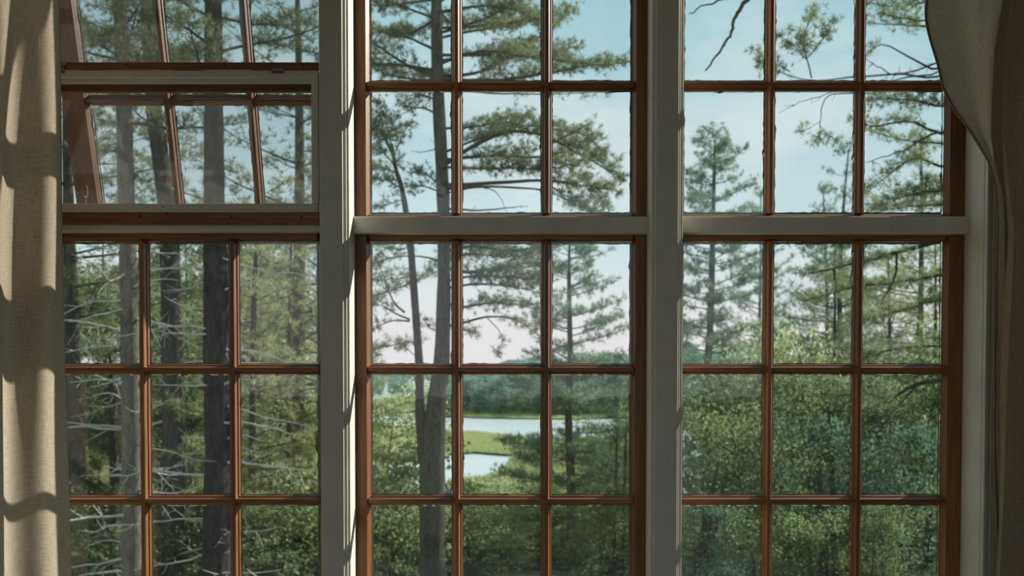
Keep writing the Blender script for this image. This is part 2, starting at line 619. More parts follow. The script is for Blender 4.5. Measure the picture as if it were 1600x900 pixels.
def sash(x0, x1, zrows, z_bot, z_top, bot_rail, top_rail, stile, mx, label, dusty=False, seed=1, tone=''):
    """One glazed sash built with its inner face at local y=0, hinge line (top) at the origin.
    zrows: heights of the level muntins, mx: the two upright muntin positions."""
    global wcount
    wcount += 1
    cx = (x0 + x1) / 2
    root = empty('window_%d' % wcount, (cx, S, z_top), label, 'window', kind='structure')
    X0, X1 = x0 - cx, x1 - cx
    mx = [m - cx for m in mx]
    zr = [z - z_top for z in zrows]
    zb = z_bot - z_top
    D = 0.036
    def prof_stile(xa, xb, left):
        # upright board with a moulded edge towards the glass
        if left:
            poly = [(xa, 0), (xb - 0.008, 0), (xb - 0.0065, 0.004), (xb - 0.003, 0.012), (xb, 0.020), (xb, 0.024), (xb - 0.006, D), (xa, D)]
        else:
            poly = [(xb, 0), (xa + 0.008, 0), (xa + 0.0065, 0.004), (xa + 0.003, 0.012), (xa, 0.020), (xa, 0.024), (xa + 0.006, D), (xb, D)][::-1]
        return prism(poly, 'z', zb, 0)
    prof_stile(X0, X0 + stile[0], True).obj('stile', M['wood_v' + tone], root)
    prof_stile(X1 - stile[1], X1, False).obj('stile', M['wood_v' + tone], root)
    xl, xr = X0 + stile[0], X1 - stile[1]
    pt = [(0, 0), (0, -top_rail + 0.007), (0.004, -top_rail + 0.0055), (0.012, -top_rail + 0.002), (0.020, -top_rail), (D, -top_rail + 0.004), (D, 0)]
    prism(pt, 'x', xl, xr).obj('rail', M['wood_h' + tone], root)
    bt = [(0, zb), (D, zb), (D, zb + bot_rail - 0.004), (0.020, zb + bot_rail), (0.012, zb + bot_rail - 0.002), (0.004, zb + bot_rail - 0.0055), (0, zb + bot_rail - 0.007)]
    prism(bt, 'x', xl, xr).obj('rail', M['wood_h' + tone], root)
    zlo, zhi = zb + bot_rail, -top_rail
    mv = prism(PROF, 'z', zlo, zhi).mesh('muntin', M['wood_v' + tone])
    for m in mx:
        link('muntin', mv, root, (m, 0, 0))
    edges = [xl] + mx + [xr]
    hp = [(y, -x) for x, y in PROF]
    for i in range(3):
        a = edges[i] - (MUN if i == 0 else -0.0045)
        b = edges[i + 1] + (MUN if i == 2 else -0.0045)
        a, b = (edges[i] - 0.004 if i == 0 else edges[i] + 0.0045), (edges[i + 1] + 0.004 if i == 2 else edges[i + 1] - 0.0045)
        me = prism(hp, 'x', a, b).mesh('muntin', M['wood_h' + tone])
        for z in zr:
            link('muntin', me, root, (0, 0.0006, z))
    zed = [zlo] + sorted(zr) + [zhi]
    k = seed * 100
    for i in range(3):
        xa = edges[i] + (0 if i == 0 else MUN - 0.003)
        xb = edges[i + 1] - (0 if i == 2 else MUN - 0.003)
        for j in range(len(zed) - 1):
            za = zed[j] + (0 if j == 0 else MUN - 0.003)
            zb2 = zed[j + 1] - (0 if j == len(zed) - 2 else MUN - 0.003)
            w, h = xb - xa, zb2 - za
            pane = MB().box(-w / 2, w / 2, 0, 0.0015, -h / 2, h / 2).obj('pane', M['glass_dusty' if dusty else 'glass'], root,
                                                                     ((xa + xb) / 2, GL, (za + zb2) / 2))
            k += 1
            link('putty', ring_jag(w - 0.006, h - 0.006, k), pane, (0, 0, 0))
    return root


def X(px):
    return (px - VPX) / F * (S * math.cos(PITCH) + 0.006)


ZU = [gz(131, S), gz(-75, S)]
ZL = [gz(577, S), gz(783, S), gz(0, S) * 0 + gz(783, S) - (gz(577, S) - gz(783, S))]
UB, UT = gz(346, S), gz(-288, S)
LB, LT = Z_SILL, gz(362, S)
TR = LT - gz(376.5, S)
BRL = ZL[2] - Z_SILL
ROW = gz(577, S) - gz(783, S)
BOT_RAIL = 0.03
zl_rows = ZL[:2]
ur_bot = gz(333, S) - UB
# left bay
sash(-1.310, -0.466, zl_rows, LB, LT, ZL[2] + 0.01 - LB, TR, (0.093, 0.040), (X(223.5), X(364.5)), 'lower window behind the straight curtain, facing bare twiggy trunks', seed=1)
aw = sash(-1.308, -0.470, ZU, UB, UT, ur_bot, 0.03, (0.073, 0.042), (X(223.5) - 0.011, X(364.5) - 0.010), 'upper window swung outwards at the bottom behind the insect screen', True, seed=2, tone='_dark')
aw.rotation_euler = (math.radians(17.6), 0, 0)
aw.location = (aw.location[0], S + 0.035, UT - 0.012)
# middle bay
sash(-0.400, 0.392, zl_rows, LB, LT, ZL[2] + 0.01 - LB, TR, (0.036, 0.036), (X(714), X(854)), 'lower middle window looking over the marsh', seed=3)
sash(-0.400, 0.392, ZU, UB, UT, ur_bot, 0.03, (0.036, 0.036), (X(714), X(854)), 'upper middle window in front of the big pine crown', True, seed=4)
# right bay
sash(0.476, 1.260, zl_rows, LB, LT, ZL[2] + 0.01 - LB, TR, (0.018, 0.048), (X(1202), X(1342)), 'lower right window facing dark leafy woods', seed=5)
sash(0.476, 1.260, ZU, UB, UT, ur_bot, 0.03, (0.018, 0.048), (X(1202), X(1342)), 'upper right window partly covered by the gathered curtain', True, seed=6)

# hook hanging on the swung-out sash
hk = MB()
hp = [P(134, 290, 2.95), P(137, 293, 2.95), P(137, 306, 2.95), P(134.5, 309, 2.95), P(132.5, 306, 2.95)]
base = P(134, 290, 2.95)
hk.tube(np.array(hp) - base, 0.0016, 6)
hk.tube(np.array([P(135, 307, 2.95), P(134, 318, 2.95)]) - base, 0.0012, 6)

# ------------------------------------------------------------------ insect screen in the left bay
SY = S - 0.055
scr = empty('insect_screen', (-0.86, SY, gz(350, SY)), 'wood-framed insect screen filling the left upper window opening', 'screen')
so = np.array(scr.location)


def sbox(name, px0, px1, py0, py1, y0, y1, mat, parent=scr, off=so, b=0.0015):
    a, c = P(px0, py1, y0), P(px1, py0, y0)
    bx = MB().box(a[0] - off[0], c[0] - off[0], y0 - off[1], y1 - off[1], a[2] - off[2], c[2] - off[2])
    return bevel(bx.obj(name, M[mat], parent), b)


XR = 500
r1 = sbox('rail', 66, 506, 97, 108.5, SY, SY + 0.018, 'wood_h')
r2 = sbox('rail', 66, 506, 331, 350, SY, SY + 0.020, 'wood_h')
sbox('rail', 66, 506, 341.5, 350, SY - 0.003, SY, 'wood_h')
sbox('rail', 66, 506, 126, 143, SY + 0.022, SY + 0.04, 'wood_h')
sbox('rail', 66, 506, -292, -270, SY, SY + 0.018, 'wood_h')
sbox('stile', 500, 508, -270, 331, SY + 0.019, SY + 0.03, 'wood_v')
sbox('stile', 60, 76, -292, 350, SY, SY + 0.018, 'wood_v')
for (x, y, rr) in [(198, 101, r1), (350, 101, r1), (474, 101, r1), (218, 338, r2), (260, 334, r2), (362, 338, r2), (471, 339, r2)]:
    c = P(x, y, SY)
    m = MB().tube([(0, 0, 0), (0, -0.0006, 0)], [0.0034, 0.0030], 8)
    m.add([(0, -0.0006, 0)] + [(0.003 * math.cos(a), -0.0006, 0.003 * math.sin(a)) for a in np.arange(8) * math.pi / 4], [(0, i + 1, (i + 1) % 8 + 1) for i in range(8)])
    m.obj('screw', M['screw'], rr, c - so)
a, c = P(70, 97, SY + 0.012), P(505, -270, SY + 0.012)
MB().box(a[0] - so[0], c[0] - so[0], 0.012, 0.0122, a[2] - so[2], c[2] - so[2]).obj('mesh', M['screen'], scr)
# white framed lower insert
wk = empty('screen_insert', (P(280, 331, SY)[0], SY - 0.004, P(280, 331, SY)[2]), 'white-framed insect screen panel clipped into the wooden screen', 'screen')
wo = np.array(wk.location)
WY = SY - 0.004
sbox('rail', 66, 497, 110.5, 121, WY, WY + 0.022, 'white', wk, wo)
sbox('rail', 66, 488, 121, 130, WY + 0.010, WY + 0.022, 'white', wk, wo)
sbox('rail', 66, 497, 318, 331, WY, WY + 0.022, 'white', wk, wo)
sbox('rail', 66, 497, 328.5, 331.5, WY - 0.003, WY, 'white', wk, wo)
sbox('stile', 487, 497, 121, 318, WY + 0.001, WY + 0.022, 'white', wk, wo)
sbox('stile', 66, 78, 121, 318, WY + 0.001, WY + 0.022, 'white', wk, wo)
a, c = P(70, 318, WY + 0.012), P(492, 121, WY + 0.012)
MB().box(a[0] - wo[0], c[0] - wo[0], 0.016, 0.0162, a[2] - wo[2], c[2] - wo[2]).obj('mesh', M['screen'], wk)
for (x0, x1) in ((86, 100), (424, 443.5)):
    cl_ = sbox('clip', x0, x1, 98.5, 114, WY - 0.006, WY - 0.0035, 'clip')
    sbox('tab', x0, x1, 107.5, 109, WY - 0.008, WY - 0.006, 'steel')
eye = MB()
c = P(253, 320, WY - 0.004)
an = np.linspace(0, 2 * math.pi, 13)
eye.tube(np.stack([0.0050 * np.cos(an), 0 * an, 0.0050 * np.sin(an)], 1), 0.0014, 6)
eye.tube([(0, 0, -0.005), (0.002, 0.004, -0.006)], 0.0014, 6)
eye.obj('screw_eye', M['steel'], wk, c - wo)
hko = hk.obj('hook', M['steel'], aw)
hko.matrix_parent_inverse = aw.matrix_basis.inverted()
hko.location = base

# ------------------------------------------------------------------ curtains
def smooth1(t):
    t = np.clip(t, 0, 1)
    return t * t * (3 - 2 * t)


def grid_cloth(fn, nu, nv, name, label, extra_uv=(1.0, 3.0)):
    u = np.linspace(0, 1, nu)
    v = np.linspace(0, 1, nv)
    U, V = np.meshgrid(u, v)
    pts = fn(U, V)
    m = MB()
    i = np.arange(nv - 1)[:, None] * nu + np.arange(nu - 1)[None, :]
    f = np.stack([i, i + 1, i + nu + 1, i + nu], -1).reshape(-1, 4)
    m.add(pts.reshape(-1, 3), f)
    root = m.obj(name, M['linen'], smooth=True)
    me = root.data
    uvl = me.uv_layers.new(name='weave')
    lv = np.empty(len(me.loops), dtype=np.int32)
    me.loops.foreach_get('vertex_index', lv)
    uvs = np.stack([U.ravel() * extra_uv[0], V.ravel() * extra_uv[1]], 1)[lv]
    uvl.data.foreach_set('uv', uvs.astype(np.float32).ravel())
    tag(root, label, 'curtain')
    return root


CT, CB = 3.2, 0.02


def left_cloth(U, V):
    z = CT + (CB - CT) * V
    Yc = 2.40
    # the free edge as it runs down the photograph
    py = PPY - (z - EYE) / Yc * F
    edge_px = np.interp(py, [-400, 0, 350, 700, 900, 1600], [92, 95, 98.5, 101.5, 104.5, 112])
    xe = (edge_px - VPX) / F * (Yc - 0.022)
    w = 0.62
    wob = 0.010 * np.sin(z * 2.1 + U * 9) + 0.006 * np.sin(z * 4.3 + U * 5 + 1)
    x = xe - w * np.maximum(0, U - 0.02) + wob * smooth1((U - 0.1) * 6)
    wf_ = np.interp(py, [-300, 0, 350, 900, 1500], [0.085, 0.09, 0.10, 0.135, 0.15])
    ph = np.where(U < wf_, math.pi * U / wf_, math.pi + 2 * math.pi * (U - wf_) / 0.19)
    y = Yc - (0.011 + 0.025 * smooth1((U - 0.2) * 4)) * np.cos(ph) + 0.006 * np.cos(31 * U + z * 1.7) + 0.004 * np.sin(z * 6 + U * 30)
    return np.stack([x, y, z], -1)


grid_cloth(left_cloth, 150, 90, 'curtain', 'beige linen curtain hanging straight beside the screened window', (0.9, 3.2))

R_EDGE_Y = [-500, -60, 0, 20, 45, 65, 95, 140, 175, 210, 250, 290, 330, 400, 600, 900, 1600]
R_EDGE_X = [1510, 1480, 1468, 1461, 1456.5, 1456, 1462, 1475, 1482, 1500, 1530, 1556, 1570, 1577, 1574, 1580, 1590]


def right_cloth(U, V):
    z = CT + (CB - CT) * V
    Y0 = 2.42
    py = PPY - (z - EYE) / Y0 * F
    e0 = np.interp(py, R_EDGE_Y, R_EDGE_X)
    e1 = np.interp(py, [-500, 0, 240, 300, 350, 1600], [1540, 1541, 1541, 1562, 1580, 1600])          # flap ends, cloth turns back
    e2 = np.interp(py, [-500, 0, 60, 110, 240, 400, 600, 750, 900, 1600], [1590, 1582, 1572, 1566, 1565, 1582, 1571, 1567, 1563, 1560])   # edge of the next fold
    e1 = np.maximum(e1, e0 + 3)
    e1b = np.maximum(np.maximum(e1, e2 + 6), e0 + 5)
    e3 = 1640 + 0 * py
    e4 = 1622 + 0 * py
    e5 = 1760 + 0 * py
    knots_u = [0, 0.30, 0.45, 0.50, 0.68, 0.74, 1.0]
    xs = [e0, e1, e1b, e2, e3, e4, e5]
    ys = [0.06, 0.045, 0.075, -0.005, -0.03, 0.05, -0.02]
    px = np.zeros_like(U)
    dy = np.zeros_like(U)
    for k in range(6):
        a, b = knots_u[k], knots_u[k + 1]
        s = (U >= a) & (U <= b)
        t = np.clip((U - a) / (b - a), 0, 1)
        ts = smooth1(t) if k not in (0,) else t
        val = xs[k] + (xs[k + 1] - xs[k]) * t
        px = np.where(s, val, px)
        dy = np.where(s, ys[k] + (ys[k + 1] - ys[k]) * ts, dy)
    Yc = Y0 + dy + 0.008 * np.sin(z * 5 + U * 8) + 0.004 * np.sin(z * 11 + U * 21) - 0.02 * np.sin(np.clip(U / 0.3, 0, 1) * math.pi) * smooth1((z - 1.9) / 0.3)
    x = (px - VPX) / F * Y0
    x = x + 0.004 * np.sin(z * 3 + 9 * U) * (U > 0.5)
    return np.stack([x, Yc, z], -1)


rc = grid_cloth(right_cloth, 150, 160, 'curtain', 'beige linen curtain drawn aside, its free edge billowing across the right window', (0.8, 3.2))
vv = np.linspace(0, 1, 160)
hem_pts = right_cloth(np.zeros((1, 160)), vv[None, :])[0]
MB().tube(hem_pts, 0.0032, 6).obj('hem', M['hem'], rc, smooth=True)

# ------------------------------------------------------------------ the land outside
MARSH = EYE - 12.0


def sstep(t):
    t = np.clip(t, 0, 1)
    return t * t * (3 - 2 * t)


def ground_z(x, y):
    x, y = np.asarray(x, float), np.asarray(y, float)
    z = -1.3 + (MARSH - 0.5 + 1.3) * sstep((y - 2) / 84) ** 0.9
    side = 1.9 * sstep((-x - 3 - 0.10 * y) / 9) + 0.7 * sstep((x - 4 - 0.14 * y) / 10)
    z = z + 3.2 * side * sstep((y - 8) / 14) * (1 - sstep((y - 85) / 32))
    z = z + 0.18 * np.sin(x * 0.9 + y * 0.4) * sstep((y - 5) / 8) + 0.12 * np.sin(x * 2.1 - y * 1.3)
    return np.where(y > 118, MARSH - 0.6, z)


def ground_mat(name, stops, s1, s2):
    m, nt, out = new_mat(name)
    tcn = N(nt, 'ShaderNodeTexCoord')
    a = noise_tex(nt, tcn.outputs['Object'], s1, 5, 0.65)
    b = noise_tex(nt, tcn.outputs['Object'], s2, 4, 0.7)
    s = N(nt, 'ShaderNodeMath', operation='ADD')
    L(nt, a, s.inputs[0])
    L(nt, b, s.inputs[1])
    h = N(nt, 'ShaderNodeMath', operation='MULTIPLY')
    h.inputs[1].default_value = 0.5
    L(nt, s.outputs[0], h.inputs[0])
    c = ramp(nt, h.outputs[0], stops)
    df = N(nt, 'ShaderNodeBsdfDiffuse', Roughness=0.7)
    L(nt, c, df.inputs[0])
    bp = N(nt, 'ShaderNodeBump', Strength=0.6, Distance=0.1)
    L(nt, b, bp.inputs['Height'])
    L(nt, bp.outputs[0], df.inputs['Normal'])
    L(nt, df.outputs[0], out.inputs[0])
    return m


M['forest_floor'] = ground_mat('forest_floor', [(0.36, (0.05, 0.045, 0.028, 1)), (0.52, (0.085, 0.085, 0.042, 1)), (0.70, (0.20, 0.23, 0.08, 1))], 0.35, 3.5)
M['marsh_grass'] = ground_mat('marsh_grass', [(0.36, (0.27, 0.32, 0.15, 1)), (0.5, (0.37, 0.40, 0.20, 1)), (0.66, (0.46, 0.45, 0.25, 1))], 0.06, 0.8)
M['mud'] = ground_mat('mud_bank', [(0.4, (0.05, 0.045, 0.035, 1)), (0.6, (0.10, 0.09, 0.065, 1))], 0.3, 2)
M['blade'] = leaf_mat('grass_blades', (0.27, 0.32, 0.14, 1), (0.46, 0.47, 0.24, 1), 0.35, 0.08)

gxs = np.concatenate([np.linspace(-90, -20, 15)[:-1], np.linspace(-20, 20, 41), np.linspace(20, 90, 15)[1:]])
gys = np.concatenate([np.linspace(3.0, 60, 60), np.linspace(62, 125, 30)])
GX, GY = np.meshgrid(gxs, gys)
GZ = ground_z(GX, GY)
gm = MB()
nu = len(gxs)
ii = np.arange(len(gys) - 1)[:, None] * nu + np.arange(nu - 1)[None, :]
gm.add(np.stack([GX, GY, GZ], -1).reshape(-1, 3), np.stack([ii, ii + 1, ii + nu + 1, ii + nu], -1).reshape(-1, 4))
tag(gm.obj('ground', M['forest_floor'], smooth=True), 'wooded slope falling from the house to the marsh', 'ground', kind='structure')

tag(MB().box(-60, 60, -60, BACK - 0.1, -1.0, -0.25).obj('unseen_ground', M['forest_floor']), 'unseen ground behind the house, added to darken the pane reflections', 'ground', kind='structure')  # out of view, added so the panes reflect something dark below the horizon

m, nt, out = new_mat('marsh_water')
tcn = N(nt, 'ShaderNodeTexCoord')
pb = N(nt, 'ShaderNodeBsdfPrincipled', Roughness=0.32, IOR=1.33)
pb.inputs['Base Color'].default_value = (0.42, 0.46, 0.48, 1)
rip = noise_tex(nt, tcn.outputs['Object'], 0.5, 4, 0.6, (0.35, 1, 1))
bp = N(nt, 'ShaderNodeBump', Strength=0.4, Distance=0.3)
L(nt, rip, bp.inputs['Height'])
L(nt, bp.outputs[0], pb.inputs['Normal'])
L(nt, pb.outputs[0], out.inputs[0])
M['water'] = m
tag(MB().box(-700, 700, 88, 1500, MARSH - 3, MARSH).obj('water', M['water']), 'pale tidal river winding through the marsh', 'water', kind='structure')


def marsh_pt(px, py):
    a, b = P(px, py, 10.0), np.array([0, 0, EYE])
    d = a - b
    k = (MARSH - EYE) / d[2]
    return b + d * k


def island(outline, label, blades, seed, height=0.3):
    """grass bank: its outline on the water level as it is seen, real height, muddy sides, blades on top"""
    r = np.random.default_rng(seed)
    base = [marsh_pt(*p)[:2] for p in outline]
    pts = []
    for i in range(len(base)):
        a, b = base[i], base[(i + 1) % len(base)]
        n = 8
        for k in range(n):
            q = a + (b - a) * k / n
            q = q + r.normal(0, min(0.9, 0.02 * np.linalg.norm(b - a)), 2)
            pts.append(q)
    n = len(pts)
    c = np.mean(pts, axis=0)
    root = empty('grass_bank', (c[0], c[1], MARSH), label, 'marsh', 'grass banks in the marsh')
    pts = np.array(pts) - c
    side = MB()
    v = [(x * 1.01, y * 1.01, -0.2) for x, y in pts] + [(x, y, height) for x, y in pts]
    side.add(v, [(i, (i + 1) % n, n + (i + 1) % n, n + i) for i in range(n)])
    side.obj('mud_edge', M['mud'], root)
    import bmesh
    bm = bmesh.new()
    bm.faces.new([bm.verts.new((x, y, height)) for x, y in pts])
    bmesh.ops.triangulate(bm, faces=bm.faces[:])
    me = bpy.data.meshes.new('turf')
    bm.to_mesh(me)
    bm.free()
    me.materials.append(M['marsh_grass'])
    link('turf', me, root)
    # blades inside the outline
    mn, mxx = pts.min(0), pts.max(0)
    q = r.random((blades * 4, 2)) * (mxx - mn) + mn
    x, y = q[:, 0], q[:, 1]
    inside = np.zeros(len(q), bool)
    j = n - 1
    for i in range(n):
        yi, yj, xi, xj = pts[i, 1], pts[j, 1], pts[i, 0], pts[j, 0]
        cond = ((yi > y) != (yj > y)) & (x < (xj - xi) * (y - yi) / (yj - yi + 1e-12) + xi)
        inside ^= cond
        j = i
    q = q[inside][:blades]
    k = len(q)
    h = r.uniform(0.25, 0.6, k)
    w = r.uniform(0.05, 0.12, k)
    b0 = np.stack([q[:, 0] - w, q[:, 1], np.full(k, height)], 1)
    b1 = np.stack([q[:, 0] + w, q[:, 1], np.full(k, height)], 1)
    tp = np.stack([q[:, 0] + r.normal(0, 0.15, k), q[:, 1] + r.normal(0, 0.15, k), height + h], 1)
    g = MB()
    g.add(np.stack([b0, b1, tp], 1).reshape(-1, 3), np.arange(3 * k).reshape(-1, 3))
    tag(g.obj('grass', M['blade'], root), kind='stuff')
    return root


island([(560, 641), (600, 622), (655, 620), (700, 624), (700, 641), (650, 645), (600, 646)], 'pale grass bank beyond the forked pine trunk', 5000, 1)
island([(690, 652), (700, 642), (780, 643), (860, 646), (960, 644), (1000, 652), (900, 656), (800, 655)], 'thin strip of grass along the far forest edge', 6000, 2)
island([(690, 680), (730, 678), (790, 683), (850, 690), (930, 688), (960, 694), (900, 702), (860, 706), (820, 709), (795, 713), (780, 712), (745, 709), (700, 712)], 'yellow-green grass bank between river and pond', 9000, 3)
island([(797, 722), (830, 708), (900, 702), (960, 704), (960, 790), (760, 790), (700, 775), (700, 757), (760, 750), (790, 738)], 'near grass bank at the edge of the pond', 12000, 4)
island([(500, 668), (560, 660), (640, 672), (700, 690), (700, 716), (640, 722), (540, 720)], 'grass bank behind the leafy bush and forked trunk', 5000, 5)

# far low wooded hills at the horizon
hm = MB()
xs = np.linspace(-700, 700, 120)
hz = 5 + 5 * np.sin(xs * 0.012 + 1) + 3 * np.sin(xs * 0.05) + 1.2 * np.sin(xs * 0.31)
rows = []
for (yy, kz) in ((930, 0), (960, 0.75), (1000, 1.0), (1100, 0.8), (1200, 0)):
    rows.append(np.stack([xs, np.full_like(xs, yy) + 15 * np.sin(xs * 0.02), MARSH + kz * (hz + 9)], 1))
n = len(xs)
ii = np.arange(len(rows) - 1)[:, None] * n + np.arange(n - 1)[None, :]
hm.add(np.concatenate(rows), np.stack([ii, ii + 1, ii + n + 1, ii + n], -1).reshape(-1, 4))
M['hill'] = ground_mat('wooded_hill', [(0.4, (0.10, 0.17, 0.15, 1)), (0.6, (0.16, 0.24, 0.21, 1))], 0.05, 0.4)
tag(hm.obj('hills', M['hill'], smooth=True), 'low blue-green wooded hills along the horizon', 'hills', kind='structure')
# land under the far forest
fl = MB()
A = [marsh_pt(p, 648) for p in np.linspace(655, 1700, 40)]
top = [(a[0], a[1] + 1.2 * math.sin(i), MARSH + 0.25) for i, a in enumerate(A)]
far = [(a[0] * 1.9 + 6, a[1] + 260, MARSH + 6) for a in A]
fl.add(top + far, [(i, i + 1, 40 + i + 1, 40 + i) for i in range(39)])
tag(fl.obj('land', M['forest_floor']), 'far shore under the distant forest', 'ground', kind='structure')


# ------------------------------------------------------------------ plant shapes
def unit(v):
    return v / (np.linalg.norm(v, axis=-1, keepdims=True) + 1e-9)


def needles(mb, pos, d, r, k=14, length=0.10, width=0.006, spread=0.8):
    """tufts of needles at pos (n,3) pointing along d (n,3)"""
    if not len(pos):
        return
    n = len(pos)
    dirs = unit(d[:, None, :] + spread * r.normal(0, 1, (n, k, 3)))
    ln = length * r.uniform(0.7, 1.15, (n, k, 1))
    side = unit(np.cross(dirs, r.normal(0, 1, (n, k, 3)))) * (width / 2)
    base = pos[:, None, :] + dirs * 0.012
    tip = pos[:, None, :] + dirs * ln
    v = np.stack([base - side, base + side, tip], 2).reshape(-1, 3)
    mb.add(v, np.arange(len(v)).reshape(-1, 3))


def leaves(mb, pos, r, size=0.08, flat=0.6):
    n = len(pos)
    if not n:
        return
    nrm = unit(r.normal(0, 1, (n, 3)) * np.array([1, 1, 0.6]) + np.array([0, 0, flat]))
    a = unit(np.cross(nrm, r.normal(0, 1, (n, 3))))
    b = np.cross(nrm, a)
    s = size * r.uniform(0.6, 1.25, (n, 1))
    v = np.stack([pos - a * s * 0.5, pos + b * s * 0.32 + nrm * s * 0.07, pos + a * s * 0.55, pos - b * s * 0.32 + nrm * s * 0.07], 1).reshape(-1, 3)
    mb.add(v, np.arange(4 * n).reshape(-1, 4))


def curve(pts, n):
    """smooth resample of a polyline (Catmull-Rom)"""
    p = np.asarray(pts, float)
    if len(p) == 2:
        return p[0] + (p[1] - p[0]) * np.linspace(0, 1, n)[:, None]
    q = np.concatenate([[2 * p[0] - p[1]], p, [2 * p[-1] - p[-2]]])
    t = np.linspace(0, len(p) - 1 - 1e-6, n)
    i = t.astype(int)
    f = (t - i)[:, None]
    a, b, c, d = q[i], q[i + 1], q[i + 2], q[i + 3]
    return 0.5 * (2 * b + (c - a) * f + (2 * a - 5 * b + 4 * c - d) * f ** 2 + (3 * b - a - 3 * c + d) * f ** 3)


def pine_bough(wood, leaf, path, r0, r, t0=0.3, sub=0.45, step=0.11, tuft=0.055, nl=0.10, k=14, nw=0.006, up=0.35, sides=6, n=None, twig=True):
    """a living bough: bent stem, side twigs spread level, tufts of needles along the twigs"""
    length = np.linalg.norm(np.diff(np.asarray(path), axis=0), axis=1).sum()
    n = n or max(7, int(length / 0.15))
    c = curve(path, n)
    wob = r.normal(0, 1, (n, 3)) * 0.012 * min(1.5, length)
    wob[0] = 0
    c = c + np.cumsum(wob, 0) * 0.35
    r0 = r0 * 0.72
    wood.tube(c, np.linspace(r0, max(0.004, r0 * 0.15), n), sides)
    m = max(3, int(length * (1 - t0) / step))
    ts = t0 + (1 - t0) * (np.arange(m) + r.random(m) * 0.8) / m
    pos, dr = [], []
    tan = unit(np.gradient(c, axis=0))
    for j, t in enumerate(ts):
        f = t * (n - 1)
        i = min(int(f), n - 2)
        p = c[i] + (c[i + 1] - c[i]) * (f - i)
        tg = tan[i]
        lat = np.cross(tg, (0, 0, 1.0))
        lat = lat / (np.linalg.norm(lat) + 1e-6) * (1 if j % 2 else -1)
        d = unit(tg * r.uniform(0.35, 0.9) + lat * r.uniform(0.4, 1.0) + np.array([0, 0, up * r.uniform(-0.3, 1.3)]))
        sl = sub * r.uniform(0.55, 1.2) * (1.05 - 0.55 * t)
        q = p + d * sl * np.array([[0], [0.5], [1.0]]) + np.array([[0, 0, 0], [0, 0, -0.01], [0, 0, 0.05]]) * sl
        if twig:
            wood.tube(q, [max(0.004, r0 * 0.22), 0.004, 0.002], 3)
        nt_ = max(3, int(1.5 * sl / tuft))
        s = r.uniform(0.25, 1.0, nt_)[:, None]
        pos.append(p + d * sl * s + r.normal(0, 0.055, (nt_, 3)) * np.array([1, 1, 0.8]))
        dr.append(unit(d + np.array([0, 0, 0.35]) + r.normal(0, 0.35, (nt_, 3))))
    # tip
    pos.append(c[-1][None] + r.normal(0, 0.02, (3, 3)))
    dr.append(np.tile(tan[-1], (3, 1)))
    needles(leaf, np.concatenate(pos), np.concatenate(dr), r, k, nl, nw)


def dead_bough(wood, path, r0, r, depth=2, sub=0.5, dens=6.0, sides=5):
    length = np.linalg.norm(np.diff(np.asarray(path), axis=0), axis=1).sum()
    n = max(6, int(length / 0.12))
    c = curve(path, n)
    c = c + np.cumsum(r.normal(0, 1, (n, 3)) * 0.012, 0) * min(1, length)
    wood.tube(c, np.linspace(r0, max(0.0025, r0 * 0.2), n), sides)
    if depth <= 0:
        return
    m = int(length * dens)
    tan = unit(np.gradient(c, axis=0))
    for j in range(m):
        i = int(r.uniform(0.15, 0.98) * (n - 1))
        lat = unit(np.cross(tan[i], r.normal(0, 1, 3)))
        d = unit(tan[i] * r.uniform(0.3, 1.0) + lat * 0.9 + np.array([0, 0, -0.15]))
        sl = sub * r.uniform(0.3, 1.0) * (1.1 - 0.7 * i / n)
        e = c[i] + d * sl
        mid = c[i] + d * sl * 0.5 + r.normal(0, 0.04, 3) * sl
        dead_bough(wood, [c[i], mid, e], max(0.004, r0 * 0.32), r, depth - 1, sub * 0.5, dens, 3)


def trunk_mesh(pts, rad, r, n=26, sides=12, rough=0.06):
    m = MB()
    c = curve(pts, n)
    t = np.linspace(0, len(pts) - 1, n)
    rr = np.interp(t, np.arange(len(pts)), rad) * (1 + r.normal(0, rough * 0.5, n))
    m.tube(c, rr, sides)
    return m


